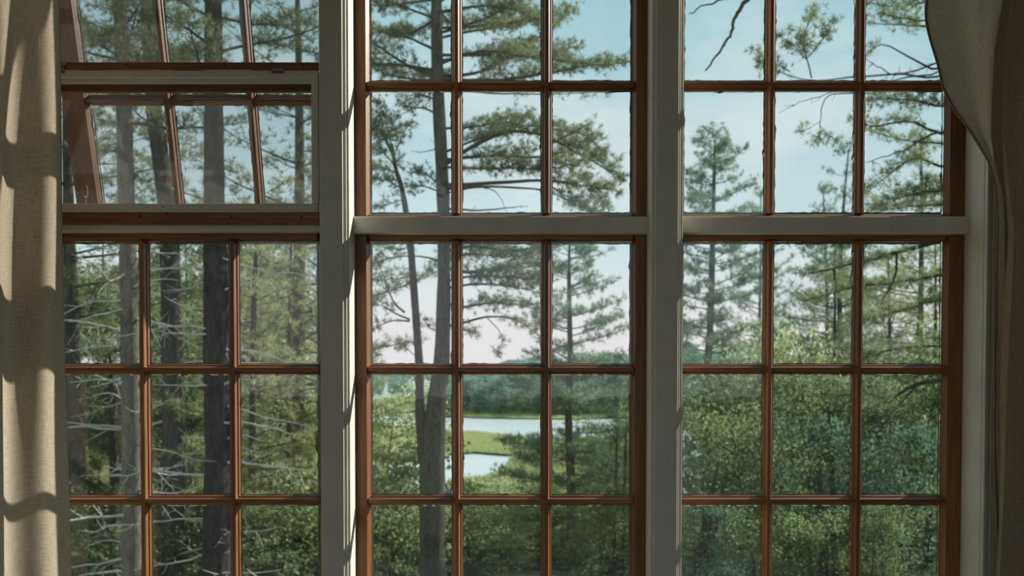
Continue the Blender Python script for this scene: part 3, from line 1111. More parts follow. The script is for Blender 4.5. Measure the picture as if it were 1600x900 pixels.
class Tree:
    """a single tree standing at its base; boughs are parts, their needles sub-parts"""
    def __init__(self, name, label, trunk_px, Y, seed, bark='bark', needle='needle_mid', cat='tree', group=None, extend=True, top_extra=None):
        self.r = np.random.default_rng(seed)
        self.Y, self.needle, self.bark = Y, needle, bark
        pts = [P(px, py, Y) for px, py, w in trunk_px]
        rad = [w / 2 / F * Y for px, py, w in trunk_px]
        if extend:       # carry the trunk on down to the ground
            b = pts[-1]
            gz_ = float(ground_z(b[0], b[1])) - 0.15
            if gz_ < b[2] - 0.05:
                pts.append(np.array([b[0] + 0.02 * (b[2] - gz_), b[1], gz_]))
                rad.append(rad[-1] * 1.25)
        self.pts, self.rad = pts[::-1], rad[::-1]
        base = self.pts[0]
        self.o = np.array([base[0], base[1], base[2]])
        self.root = empty(name, self.o, label, cat, group)
        trunk_mesh([p - self.o for p in self.pts], self.rad, self.r, n=max(14, 6 * len(self.pts))).obj('trunk', M[bark], self.root, smooth=True)

    def axis(self, z):
        """trunk centre and radius at world height z"""
        zs = [p[2] for p in self.pts]
        i = int(np.clip(np.searchsorted(zs, z) - 1, 0, len(zs) - 2))
        f = (z - zs[i]) / (zs[i + 1] - zs[i] + 1e-9)
        return self.pts[i] + (self.pts[i + 1] - self.pts[i]) * f, self.rad[i] + (self.rad[i + 1] - self.rad[i]) * np.clip(f, 0, 1)

    def fork(self, px_list):
        pts = [P(px, py, self.Y + 0.03) - self.o for px, py, w in px_list][::-1]
        rad = [w / 2 / F * self.Y for px, py, w in px_list][::-1]
        trunk_mesh(pts, rad, self.r, n=6 * len(pts)).obj('trunk', M[self.bark], self.root, smooth=True)

    def bough(self, px_list, r0=0.03, **kw):
        pts = [P(a[0], a[1], self.Y + (a[2] if len(a) > 2 else 0)) - self.o for a in px_list]
        return self.bough3(pts, r0, **kw)

    def bough3(self, pts, r0=0.03, dead=False, mat=None, **kw):
        w, l = MB(), MB()
        if dead:
            dead_bough(w, pts, r0, self.r, **kw)
        else:
            pine_bough(w, l, pts, r0, self.r, **kw)
        b = w.obj('branch', M[mat or (self.bark if not dead else 'deadwood')], self.root, smooth=True)
        if l.n:
            tag(l.obj('needles', M[self.needle], b), kind='stuff')
        return b

    def whorls(self, z_top, z_bot, len_top, len_bot, gap=0.5, per=4, rise=0.25, skip=0.0, r0=0.022, side=None, **kw):
        z = z_top
        a = self.r.uniform(0, 6.28)
        while z > z_bot:
            f = (z_top - z) / max(0.01, z_top - z_bot)
            for q in range(per):
                ang = a + q * 2 * math.pi / per + self.r.normal(0, 0.35)
                if self.r.random() < skip:
                    continue
                zz = z + self.r.normal(0, 0.10)
                c, rr = self.axis(zz)
                ln = (len_top + (len_bot - len_top) * f) * self.r.uniform(0.6, 1.2)
                d = np.array([math.cos(ang), math.sin(ang), rise * self.r.uniform(0.4, 1.4) * (1.5 - f)])
                p = c - self.o
                self.bough3([p, p + d * ln * 0.5, p + d * ln + np.array([0, 0, 0.06 * ln])], r0 * (0.6 + 0.6 * f), **kw)
            a += 0.9
            z -= gap * self.r.uniform(0.75, 1.25)


def copy_tree(root, loc, rot, scale, label=None, group=None):
    c = root.copy()
    COL.objects.link(c)
    c.location, c.rotation_euler, c.scale = loc, rot, scale
    if label:
        c['label'] = label
    if group:
        c['group'] = group
    for ch in root.children:
        d = ch.copy()
        COL.objects.link(d)
        d.parent = c
        for g in ch.children:
            e = g.copy()
            COL.objects.link(e)
            e.parent = d
    return c


# ------------------------------------------------------------------ generic trees, unit meshes shared by their copies
def generic_pine(seed, h=10.0, needle='needle_mid', crown=0.25, wide=0.24, step=0.55, per=5, k=12, nw=0.010, nl=0.13, bark='bark'):
    """meshes of a whole pine of height h: trunk, branches, needles"""
    r = np.random.default_rng(seed)
    bend = r.normal(0, 0.015 * h, 2)
    tp = [np.array([bend[0] * math.sin(3 * f), bend[1] * math.sin(2.3 * f), h * f - 0.3 * (f == 0)]) for f in np.linspace(0, 1, 7)]
    tr = trunk_mesh(tp, [h * 0.014 * (1 - 0.92 * f) + 0.008 for f in np.linspace(0, 1, 7)], r, 20, 8)
    w, l = MB(), MB()
    z, a = h * 0.985, 0
    while z > h * crown:
        f = (h - z) / h
        for q in range(per):
            ang = a + q * 2 * math.pi / per + r.normal(0, 0.3)
            if r.random() < 0.15:
                continue
            i = np.interp(z, [p[2] for p in tp], np.arange(7))
            c = curve(tp, 7)[int(i)]
            p = np.array([c[0], c[1], z + r.normal(0, 0.1)])
            ln = h * wide * (min(1, f * 1.9 + 0.06)) * r.uniform(0.55, 1.2)
            d = np.array([math.cos(ang), math.sin(ang), r.uniform(0.05, 0.55) * (1.1 - f)])
            pine_bough(w, l, [p, p + d * ln * 0.5, p + d * ln + np.array([0, 0, 0.08 * ln])], 0.006 + 0.012 * ln, r, 0.22, 0.28 * ln + 0.18, 0.125, 0.085, nl, k, nw, 0.3, 4, 6, twig=False)
        a += 0.8
        z -= step * r.uniform(0.75, 1.25)
    return tr.mesh('trunk', M[bark], True), w.mesh('branches', M[bark], True), l.mesh('needles', M[needle])


def generic_leafy(seed, h=6.0, leaf='leaf_mid', n=6500, size=0.12, crown=0.3, rx=0.42, bark='bark', stems=1):
    r = np.random.default_rng(seed)
    tm, w, l = MB(), MB(), MB()
    clumps = []
    for s_ in range(stems):
        off = r.normal(0, 0.05 * h, 2) if stems > 1 else np.zeros(2)
        lean = r.normal(0, 0.10 * h, 2)
        tp = [np.array([off[0] + lean[0] * f + 0.02 * h * math.sin(5 * f + s_), off[1] + lean[1] * f, h * 0.9 * f - 0.3 * (f == 0)]) for f in np.linspace(0, 1, 6)]
        c = curve(tp, 16)
        tm.tube(c, np.linspace(h * 0.014, 0.01, 16) / (1 if stems == 1 else 1.6), 8)
        m = int(26 / stems) + 3
        for j in range(m):
            f = r.uniform(crown, 0.98)
            p = c[int(f * 15)]
            ang = r.uniform(0, 6.283)
            prof = math.sqrt(max(0.05, 1 - ((f - (crown + 0.42 * (1 - crown))) / (0.66 * (1 - crown) + 0.05)) ** 2))
            ln = h * rx * prof * r.uniform(0.45, 1.1)
            d = np.array([math.cos(ang), math.sin(ang), r.uniform(0.1, 0.7)])
            e = p + d * ln
            mid = p + d * ln * 0.5 + r.normal(0, 0.05 * ln, 3)
            w.tube(curve([p, mid, e], 6), np.linspace(0.004 * h * 0.8, 0.004, 6), 4)
            for g in range(4):
                q = p + (e - p) * r.uniform(0.45, 1.0) + r.normal(0, 0.16 * ln, 3)
                w.tube([p + (e - p) * r.uniform(0.4, 0.8), q], [0.006, 0.003], 3)
                clumps.append((q, h * r.uniform(0.032, 0.062)))
    per = max(8, n // len(clumps))
    for q, s in clumps:
        pts = q + r.normal(0, 1, (per, 3)) * np.array([s, s, s * 0.55])
        leaves(l, pts, r, size, 0.7)
    return tm.mesh('trunk', M[bark], True), w.mesh('branches', M[bark], True), l.mesh('leaves', M[leaf])


PROTO = {}
PROTO['pineA'] = ('pine_tree', 10.0, generic_pine(11, needle='needle_mid'))
PROTO['pineB'] = ('pine_tree', 10.0, generic_pine(12, needle='needle_dark', wide=0.20, crown=0.3))
PROTO['pineC'] = ('pine_tree', 10.0, generic_pine(13, needle='needle_blue', wide=0.22, crown=0.12))
PROTO['pineY'] = ('pine_tree', 6.0, generic_pine(14, h=6.0, needle='needle_light', wide=0.30, crown=0.06, step=0.32, nl=0.11, nw=0.007))
PROTO['leafL'] = ('leafy_tree', 6.0, generic_leafy(21, leaf='leaf_light'))
PROTO['leafM'] = ('leafy_tree', 6.0, generic_leafy(22, leaf='leaf_mid'))
PROTO['leafT'] = ('leafy_tree', 6.0, generic_leafy(23, leaf='leaf_teal'))
PROTO['leafM2'] = ('leafy_tree', 6.0, generic_leafy(25, leaf='leaf_mid', crown=0.45))
PROTO['bushL'] = ('shrub', 2.5, generic_leafy(31, 2.5, 'leaf_light', 3600, 0.10, 0.08, 0.55, stems=4))
PROTO['bushM'] = ('shrub', 2.5, generic_leafy(32, 2.5, 'leaf_mid', 3600, 0.10, 0.08, 0.55, stems=4))
PROTO['bushT'] = ('shrub', 2.5, generic_leafy(33, 2.5, 'leaf_teal', 3600, 0.10, 0.08, 0.55, stems=4))
PROTO['farA'] = ('forest_tree', 14.0, generic_leafy(41, 14.0, 'leaf_far_hazed', 1500, 0.75, 0.15, 0.30))
PROTO['farB'] = ('forest_tree', 14.0, generic_leafy(42, 14.0, 'leaf_far_hazed', 1500, 0.70, 0.12, 0.24))
PROTO['farC'] = ('forest_tree', 14.0, generic_leafy(43, 14.0, 'leaf_far_hazed', 1300, 0.70, 0.08, 0.20))
CATS = {'pine_tree': 'tree', 'leafy_tree': 'tree', 'shrub': 'shrub', 'forest_tree': 'tree'}


def plant(kind, px, ytop, Y, label, group=None, wide=1.0, rot=None, height=None, z=None, parts=True):
    """stand a copy on the ground at distance Y so that its top shows at photo row ytop"""
    name, h0, mats = PROTO[kind]
    t = P(px, ytop, Y)
    gz_ = float(ground_z(t[0], Y)) if z is None else z
    h = max(0.4, t[2] - gz_) if height is None else height
    s = h / h0
    root = empty(name, (t[0], Y, gz_), label, CATS[name], group)
    root.scale = (s * wide, s * wide, s)
    root.rotation_euler = (0, 0, RNG.uniform(0, 6.28) if rot is None else rot)
    for nm, me in zip(('trunk', 'branches', 'needles' if name == 'pine_tree' else 'leaves'), mats):
        o = link(nm, me, root)
        if nm != 'trunk':
            o['kind'] = 'stuff'
    return root

# ------------------------------------------------------------------ the forked pine in the middle window
t5 = Tree('pine_tree', 'big forked pine with a thick grey trunk in the middle window', [
    (676, -330, 8), (680, -150, 13), (682, 0, 17), (684, 130, 19), (692, 300, 20), (694, 420, 20), (690, 570, 26), (684, 610, 28),
    (676, 710, 40), (675.5, 790, 40), (676, 900, 40)], 15.0, 51, 'bark', 'needle_dark')
t5.fork([(612, 225, 5), (618, 262, 6), (629, 300, 8), (641, 380, 11), (648, 470, 12), (655, 570, 13), (656, 640, 15), (662, 720, 18)])
k5 = dict(sub=0.46, step=0.062, tuft=0.05, k=14, nw=0.009)
for path, r0, kw in [
    # right side of the crown, from the top down
    ([(682, 5), (730, -25, .5), (790, -50, .9)], .04, {}), ([(682, -30), (640, -50, -.5), (590, -40, -.9)], .04, {}),
    ([(682, 20), (735, 10, -.7), (790, 12, -1.1), (835, 30, -1.3)], .035, {}),
    ([(683, 118), (734, 113, .2), (781, 93, .5), (845, 52, .9), (900, 10, 1.1)], .045, dict(sub=.5)),
    ([(683, 60), (740, 50, .8), (800, 40, 1.2), (850, 28, 1.4)], .035, dict(sub=.5)),
    ([(684, 126), (780, 122, -.3), (880, 108, -.5), (985, 92, -.6)], .045, dict(sub=.45, t0=.2)),
    ([(684, 100), (750, 82, -.6), (820, 88, -.9), (950, 103, -1.1)], .035, dict(t0=.5)),
    ([(684, 138), (770, 146, .4), (850, 148, .7), (948, 146, .9)], .025, dict(sub=.18, t0=.45, step=.12)),
    ([(686, 200), (730, 200, .3), (780, 195, .6), (830, 185, .8)], .03, dict(sub=.45)),
    ([(688, 262), (740, 228, -.2), (800, 205, -.4), (860, 215, -.5), (920, 248, -.5), (972, 278, -.4)], .05, dict(sub=.55, t0=.18, step=.07)),
    ([(688, 250), (760, 245, .5), (850, 245, .9), (910, 232, 1.0), (950, 265, 1.0)], .045, dict(sub=.55, t0=.15, step=.07)),
    ([(690, 290), (760, 288, -.8), (845, 284, -1.0), (900, 290, -1.0), (965, 300, -1.0)], .05, dict(sub=.4, t0=.55)),
    ([(690, 296), (760, 294, .8), (850, 300, 1.0), (900, 322, 1.0), (935, 330, 1.0)], .035, dict(sub=.3, t0=.6)),
    ([(692, 415), (723, 424, .1), (765, 420, .3), (804, 416, .5), (848, 412, .7)], .05, dict(sub=.55, t0=.2, step=.075)),
    ([(692, 395), (740, 385, -.4), (790, 392, -.7), (848, 385, -.9)], .04, dict(sub=.5, t0=.15)),
    ([(691, 470), (723, 480, -.2), (758, 473, -.4), (800, 474, -.6), (846, 482, -.8)], .04, dict(sub=.42, t0=.3)),
    ([(691, 452), (740, 445, .3), (800, 448, .5), (850, 462, .6)], .035, dict(sub=.45, t0=.3)),
    ([(690, 512), (723, 503, .2), (770, 494, .4), (812, 502, .6), (848, 526, .7)], .04, dict(sub=.32, t0=.55)),
    ([(690, 505), (715, 512, -.3), (742, 522, -.5)], .02, dict(sub=.2, t0=.4)),
    ([(760, 495, .4), (785, 525, .4), (778, 552, .4)], .012, dict(sub=.16, t0=.5)),
    ([(688, 240), (750, 215, .9), (820, 195, 1.2), (885, 203, 1.3)], .03, dict(sub=.5, t0=.2)),
    ([(688, 262), (760, 262, -1.0), (830, 262, -1.3), (900, 258, -1.3)], .03, dict(sub=.5, t0=.2)),
    ([(860, 225, -.5), (905, 208, -.5), (942, 235, -.5)], .018, dict(sub=.42, t0=.1)),
    ([(860, 240, .9), (920, 288, .9), (950, 322, .9)], .018, dict(sub=.42, t0=.1)),
    ([(850, 284, -1), (890, 308, -1), (925, 328, -1)], .016, dict(sub=.36, t0=.1)),
    ([(692, 400), (740, 398, .8), (800, 402, 1.0), (848, 398, 1.1)], .03, dict(sub=.5, t0=.15)),
    ([(692, 440), (760, 432, -.8), (820, 436, -1), (852, 440, -1)], .03, dict(sub=.45, t0=.3)),
    ([(684, 95), (760, 78, 1.2), (830, 80, 1.6), (900, 95, 1.7)], .03, dict(sub=.5, t0=.25)),
    # left side
    ([(683, 118), (640, 104, -.2), (600, 78, -.4), (575, 62, -.5)], .045, dict(sub=.5, t0=.15)),
    ([(683, 80), (640, 60, .5), (600, 50, .8), (570, 40, .9)], .035, dict(sub=.45)),
    ([(683, 128), (640, 122, .6), (600, 112, .9), (572, 98, 1.0)], .035, dict(sub=.45)),
    ([(682, 30), (640, 15, -.6), (600, 0, -.9)], .03, dict(sub=.45)),
    ([(684, 178), (655, 168, -.3), (622, 182, -.5)], .025, dict(sub=.28)),
    ([(685, 160), (660, 150, .4), (630, 162, .6)], .022, dict(sub=.25)),
    ([(688, 290), (665, 272, .2), (643, 270, .4)], .022, dict(sub=.26, t0=.2)),
    ([(689, 300), (660, 290, -.4), (636, 292, -.6)], .02, dict(sub=.24, t0=.3)),
    # boughs of the slimmer fork
    ([(614, 235), (600, 180, .1), (590, 160, .2)], .016, dict(sub=.30, t0=.1)), ([(616, 245), (630, 210, .3), (640, 195, .4)], .014, dict(sub=.22, t0=.2)),
    ([(620, 270), (598, 262, .5), (578, 258, .7)], .016, dict(sub=.32, t0=.1)), ([(616, 245), (596, 205, -.4), (582, 200, -.6)], .016, dict(sub=.32, t0=.1)),
    ([(618, 255), (600, 215, .2), (588, 190, .4), (578, 170, .5)], .02, dict(sub=.28, t0=.2)),
    ([(620, 262), (600, 240, -.3), (580, 232, -.5)], .018, dict(sub=.28, t0=.1)),
    ([(628, 295), (605, 282, .2), (582, 280, .4)], .018, dict(sub=.26, t0=.1)),
    ([(632, 310), (612, 318, -.2), (588, 325, -.3)], .014, dict(sub=.18, t0=.3)),
    ([(640, 499), (618, 489, .1), (599, 477, .2), (583, 474, .3)], .024, dict(sub=.16, t0=.35)),
    ([(640, 502), (611, 502, -.2), (585, 514, -.3)], .022, dict(sub=.16, t0=.35)),
    ([(632, 488), (615, 471, .1), (602, 436, .1), (590, 408, .2)], .026, dict(sub=.2, t0=.45)),
    ([(684, 408), (664, 401, 0), (636, 399, .1), (606, 404, .2), (584, 412, .2)], .024, dict(sub=.2, t0=.5)),
    ([(641, 385), (620, 390, .2), (590, 384, .4)], .016, dict(sub=.24, t0=.2)),
    ([(645, 430), (620, 436, -.2), (588, 440, -.3)], .014, dict(sub=.22, t0=.2)),
    ([(648, 440), (668, 425, .2), (680, 412, .3)], .012, dict(sub=.16, t0=.3)),
    ([(654, 560), (640, 548, .1), (628, 538, .2)], .010, dict(sub=.14, t0=.4)),
    ([(689, 520), (672, 512, -.2), (664, 500, -.3)], .010, dict(sub=.14, t0=.3)),
]:
    q = dict(k5)
    q.update(kw)
    t5.bough(path, r0, **q)
t5.whorls(P(680, -180, 15)[2], P(684, 118, 15)[2], 1.5, 2.3, 0.42, 4, 0.15, 0.15, 0.03, sub=0.5, t0=0.25, k=13, nw=0.009, step=0.075)
for path, r0 in [([(690, 326), (740, 326, .2), (790, 322, .3), (826, 318, .4)], .022), ([(690, 302), (745, 290, .2), (775, 300, .3), (790, 330, .3)], .013),
                 ([(656, 610), (645, 612), (640, 608)], .012), ([(694, 636), (703, 640), (706, 632)], .012), ([(656, 640), (646, 643), (640, 641)], .012),
                 ([(686, 230), (660, 238, .2), (640, 236, .3)], .010), ([(654, 700), (645, 701), (640, 700)], .012)]:
    t5.bough(path, r0, dead=True, mat='bark', depth=1, sub=0.22, dens=2)

# ------------------------------------------------------------------ trunks in the left window
t1 = Tree('pine_tree', 'pale-barked pine beside the curtain with many dead twigs', [
    (172, -330, 10), (182, -150, 15), (188, 0, 20), (194, 180, 24), (197, 300, 26), (200, 400, 27), (203, 560, 28), (206, 700, 30), (206, 900, 32)], 13.5, 61, 'bark_pale', 'needle_mid')
t2 = Tree('pine_tree', 'leaning dark pine between the pale trunk and the thick one', [
    (214, -330, 10), (222, -150, 16), (230, 0, 22), (240, 165, 24), (250, 240, 26), (262, 330, 29), (266, 420, 31), (269, 560, 33), (272, 700, 38), (272, 900, 42)], 15.5, 62, 'bark', 'needle_dark')
t3 = Tree('pine_tree', 'thick dark-barked pine in the middle of the left window', [
    (330, -330, 14), (331, -150, 20), (333, 0, 26), (334, 165, 30), (335, 318, 33), (337, 420, 38), (338, 560, 40), (340, 700, 41), (338, 900, 44)], 13.0, 63, 'bark_dark', 'needle_dark')
t4 = Tree('pine_tree', 'young slender pine with soft yellowish needles in the left window', [
    (404, 330, 3), (400, 400, 6), (396, 500, 9), (395, 620, 11), (394, 760, 12), (396, 900, 13)], 16.0, 64, 'bark_dark', 'needle_light')
for tt, zt, zb, ll, n_ in ((t1, 8.5, 4.4, 1.5, 4), (t2, 9.0, 4.8, 1.6, 4), (t3, 8.2, 4.7, 1.9, 4)):
    tt.whorls(zt, zb, ll * 0.8, ll, 0.5, n_, 0.15, 0.1, 0.03, sub=0.5, t0=0.25, k=13, step=0.08, nw=0.009)
t4.whorls(P(404, 335, 16)[2], P(395, 820, 16)[2], 0.5, 1.9, 0.27, 5, 0.25, 0.1, 0.014, sub=0.40, t0=0.2, k=12, step=0.17, tuft=0.10, nl=0.14, nw=0.010)
R4 = np.random.default_rng(5)


def dead_set(tt, px, ys, seed, ln=(60, 170), mat='deadwood'):
    r = np.random.default_rng(seed)
    for y in ys:
        s = 1 if r.random() < 0.5 else -1
        l = r.uniform(*ln) * s
        dz = r.uniform(-1.2, 0.7)
        c, _ = tt.axis(P(px, y, tt.Y)[2])
        p0 = c - tt.o
        e = P(px + l, y + r.uniform(-25, 35), tt.Y + dz) - tt.o
        mdl = (p0 + e) / 2 + np.array([0, 0, r.uniform(-0.08, 0.12)])
        tt.bough3([p0, mdl, e], r.uniform(0.013, 0.026), dead=True, mat=mat, depth=2, sub=0.5, dens=4.5)


dead_set(t1, 203, np.linspace(385, 895, 24), 71)
dead_set(t2, 268, np.linspace(390, 895, 20), 72)
dead_set(t3, 338, np.linspace(400, 895, 18), 73, (70, 190))
t3.bough([(338, 520), (300, 522, -.3), (260, 520, -.6), (250, 530, -.7)], .02, dead=True, depth=2, sub=.4, dens=4)
t3.bough([(338, 600), (290, 598, -.3), (240, 600, -.5)], .018, dead=True, depth=2, sub=.4, dens=4)
t1.bough([(203, 420), (170, 435, -.3), (145, 410, -.4), (110, 395, -.5)], .02, dead=True, depth=2, sub=.45, dens=4)
t1.bough([(204, 600), (160, 595, -.3), (100, 598, -.5)], .02, dead=True, depth=2, sub=.4, dens=3)
t1.bough([(205, 668), (160, 662, -.3), (100, 655, -.5)], .018, dead=True, depth=2, sub=.4, dens=3)
t1.bough([(204, 480), (160, 490, -.3), (125, 500, -.5)], .016, dead=True, depth=2, sub=.4, dens=4)

# ------------------------------------------------------------------ pines of the middle and right windows
t6 = Tree('pine_tree', 'slender sparse pine in the right column of middle panes', [
    (890, 372, 2.5), (889, 430, 6), (890, 500, 8), (891, 570, 9), (888, 640, 11), (891, 720, 14), (893, 800, 15), (890, 900, 18)], 21.0, 81, 'bark', 'needle_blue')
t6.whorls(P(890, 376, 21)[2], P(890, 590, 21)[2], 0.55, 1.25, 0.33, 4, 0.25, 0.1, 0.02, sub=0.42, t0=0.25, k=13, nw=0.010, nl=0.12, step=0.08)
t6.bough([(890, 403), (926, 400, .2), (957, 390, .3)], .02, sub=.25, t0=.4)
t6.bough([(890, 450), (910, 441, .2), (940, 432, .3)], .02, sub=.2, t0=.5)
t6.whorls(P(890, 590, 21)[2], P(890, 770, 21)[2], 1.3, 1.7, 0.36, 5, 0.05, 0.1, 0.024, sub=0.6, t0=0.25, k=12, nw=0.011, nl=0.13, step=0.09)
t7 = Tree('pine_tree', 'lone bluish pine rising in the first column of right panes', [
    (1117, 218, 2), (1116, 270, 5), (1114, 340, 7), (1112, 440, 10), (1109, 520, 11), (1106, 570, 12), (1104, 700, 14)], 26.0, 82, 'bark', 'needle_blue')
t7.whorls(P(1117, 226, 26)[2], P(1112, 330, 26)[2], 0.35, 1.25, 0.36, 5, 0.4, 0.05, 0.022, sub=0.48, t0=0.2, k=13, nw=0.011, nl=0.13, step=0.11)
t7.whorls(P(1113, 350, 26)[2], P(1106, 585, 26)[2], 1.2, 1.65, 0.42, 5, 0.18, 0.1, 0.028, sub=0.48, t0=0.28, k=13, nw=0.012, nl=0.14, step=0.085)

# big pine whose trunk stands behind the right casing, its limbs reach across the right window
t8 = Tree('pine_tree', 'big limbed pine reaching in from the right edge of the right window', [
    (1560, -420, 14), (1556, -200, 22), (1552, 0, 28), (1548, 200, 33), (1545, 400, 37), (1545, 600, 40), (1546, 900, 44)], 14.0, 83, 'bark_dark', 'needle_mid')
k8 = dict(sub=0.44, step=0.065, tuft=0.05, k=13, nw=0.009)
for path, r0, kw in [
    ([(1546, 330), (1475, 372, .1), (1400, 396, .2), (1330, 415, .3), (1255, 432, .4)], .075, dict(t0=.4, sub=.5, step=.12)),
    ([(1548, 330), (1460, 345, -.6), (1390, 372, -.9), (1300, 385, -1.1), (1230, 375, -1.2)], .04, dict(t0=.3, sub=.5)),
    ([(1546, 420), (1470, 430, .7), (1400, 440, 1.1), (1330, 448, 1.3), (1260, 470, 1.4)], .04, dict(t0=.2, sub=.5)),
    ([(1546, 480), (1470, 470, -.4), (1400, 490, -.6), (1350, 500, -.7)], .04, dict(t0=.2, sub=.5)),
    ([(1546, 580), (1475, 596, .1), (1430, 604, .2), (1390, 626, .3), (1355, 618, .3), (1300, 622, .4)], .06, dict(t0=.5, sub=.4)),
    ([(1546, 545), (1480, 540, .6), (1400, 545, 1.0), (1350, 560, 1.2)], .035, dict(t0=.2, sub=.5)),
    ([(1549, 190), (1475, 208, .2), (1420, 188, .3), (1370, 195, .4), (1335, 185, .5)], .04, dict(t0=.35, sub=.38)),
    ([(1549, 160), (1470, 165, -.5), (1420, 158, -.8), (1365, 155, -1.0)], .03, dict(t0=.3, sub=.32)),
    ([(1548, 240), (1475, 225, .6), (1420, 220, .9), (1360, 205, 1.1)], .03, dict(t0=.4, sub=.32)),
    ([(1548, 262), (1475, 262, .2), (1430, 248, .3), (1395, 270, .4), (1355, 300, .5)], .035, dict(t0=.3, sub=.45)),
    ([(1547, 290), (1480, 295, -.5), (1430, 300, -.8), (1370, 320, -1.0)], .035, dict(t0=.2, sub=.45)),
    ([(1547, 310), (1480, 320, .8), (1420, 325, 1.2), (1360, 330, 1.4)], .035, dict(t0=.2, sub=.45)),
    ([(1551, 40), (1475, 108, .2), (1420, 90, .3), (1380, 70, .4), (1352, 92, .5)], .03, dict(t0=.75, sub=.18)),
    ([(1551, 60), (1470, 118, 0), (1400, 112, -.2), (1340, 116, -.3), (1270, 122, -.4), (1225, 110, -.5), (1185, 90, -.6)], .026, dict(t0=.82, sub=.24)),
    ([(1268, 122, -.4), (1262, 95, -.4), (1255, 70, -.4), (1262, 40, -.4), (1275, 22, -.4)], .014, dict(t0=.25, sub=.32, step=.05)),
    ([(1262, 95, -.4), (1240, 70, -.6), (1215, 55, -.7)], .011, dict(t0=.15, sub=.26, step=.05)),
    ([(1262, 90, -.4), (1285, 60, -.2), (1302, 35, -.1)], .011, dict(t0=.2, sub=.24, step=.06)),
    ([(1235, 112, -.5), (1205, 95, -.5), (1180, 75, -.6)], .010, dict(t0=.3, sub=.18, step=.06)),
    ([(1551, 0), (1470, 0, .2), (1410, 10, .3), (1360, 6, .4)], .025, dict(t0=.3, sub=.28)),
    ([(1552, -30), (1460, 25, -.3), (1420, 30, -.4), (1375, 22, -.5)], .025, dict(t0=.4, sub=.24)),
    ([(1551, 100), (1400, 140, .2), (1320, 142, .3), (1290, 150, .3), (1280, 185, .3), (1279, 215, .3)], .018, dict(t0=.92, sub=.2, step=.03)),
    ([(1281, 190, .3), (1265, 200, .3), (1253, 205, .3)], .006, dict(t0=.4, sub=.14, step=.05)),
    ([(1280, 195, .3), (1294, 210, .3), (1306, 218, .3)], .006, dict(t0=.3, sub=.14, step=.05)),
]:
    q = dict(k8)
    q.update(kw)
    t8.bough(path, r0, **q)
for path, r0, kw in [
    ([(1556, -200), (1330, -90, -.5), (1210, -40, -.8), (1160, 12, -1.0), (1140, 50, -1.1), (1104, 101, -1.2)], .05, dict(depth=1, sub=.12, dens=1)),
    ([(1556, -160), (1300, -60, -.2), (1180, -20, -.4), (1118, 4, -.5), (1068, 24, -.6)], .035, dict(depth=1, sub=.12, dens=1)),
    ([(1551, 60), (1420, 110, .1), (1370, 100, .2), (1352, 85, .2)], .016, dict(depth=2, sub=.5, dens=5)),
    ([(1551, 90), (1420, 122, .3), (1340, 130, .4), (1270, 145, .5), (1215, 165, .6)], .014, dict(depth=2, sub=.3, dens=4)),
    ([(1548, 215), (1475, 205, -.4), (1410, 235, -.6), (1352, 250, -.8)], .02, dict(depth=2, sub=.5, dens=4)),
    ([(1400, 396, .2), (1395, 430, .2), (1375, 470, .2), (1365, 500, .2)], .02, dict(depth=1, sub=.3, dens=3)),
    ([(1300, 420, .3), (1305, 450, .3), (1300, 480, .3)], .012, dict(depth=1, sub=.3, dens=3)),
    ([(1430, 604, .2), (1400, 640, .2), (1385, 660, .2)], .018, dict(depth=1, sub=.3, dens=3)),
]:
    t8.bough(path, r0, dead=True, mat='bark_dark', **kw)
t8.whorls(8.5, 6.0, 1.2, 1.5, 0.6, 4, 0.2, 0.2, 0.03, sub=0.4, t0=0.4)

# ------------------------------------------------------------------ further pines, one by one
for kind, px, yt, Y, wide, lab in [
    ('pineC', 1345, 232, 30, 0.9, 'bluish pine top pointing up behind the right window middle muntin'),
    ('pineC', 1290, 300, 36, 0.8, 'small pine top low in the middle column of right panes'),
    ('pineA', 1430, 205, 27, 1.0, 'wide pine behind the big limbs near the gathered curtain'),
    ('pineC', 1022, 452, 24, 1.35, 'pine standing behind the post right of the middle window'),
    ('pineC', 1178, 300, 38, 0.7, 'narrow pine top right beside the lone bluish pine'),
    ('pineY', 1010, 600, 18, 1.1, 'low wide pine at the right foot of the middle window'),
    ('pineY', 960, 560, 26, 1.1, 'yellowish young pine right of the slender middle pine'),
    ('pineA', 490, 150, 21, 0.45, 'pine crown behind the post left of the middle window'),
    ('pineB', 448, -120, 20, 1.1, 'tall dark pine in the right panes of the screened window'),
    ('pineB', 110, -160, 19, 1.1, 'tall dark pine next to the curtain in the screened window'),
    ('pineA', 385, 330, 30, 0.8, 'further pine behind the thick dark trunk'),
    ('pineB', 165, 330, 27, 0.9, 'further pine behind the pale trunk'),
    ('leafM', 110, 600, 30, 0.8, 'leafy tree filling the gap between curtain and pale trunk'),
    ('leafM', 240, 610, 34, 0.8, 'leafy tree filling the gap behind the left muntin'),
    ('pineY', 455, 360, 18, 1.0, 'soft yellow-green pine at the edge of the left post'),
    ('pineA', 1300, 392, 27, 0.9, 'pine filling the middle column of right panes under the long limb'),
    ('pineY', 1385, 398, 24, 1.0, 'yellowish pine filling the last column of right panes'),
    ('pineA', 1455, 372, 22, 0.9, 'pine behind the right stile under the long limb'),
]:
    plant(kind, px, yt, Y, lab, None, wide)

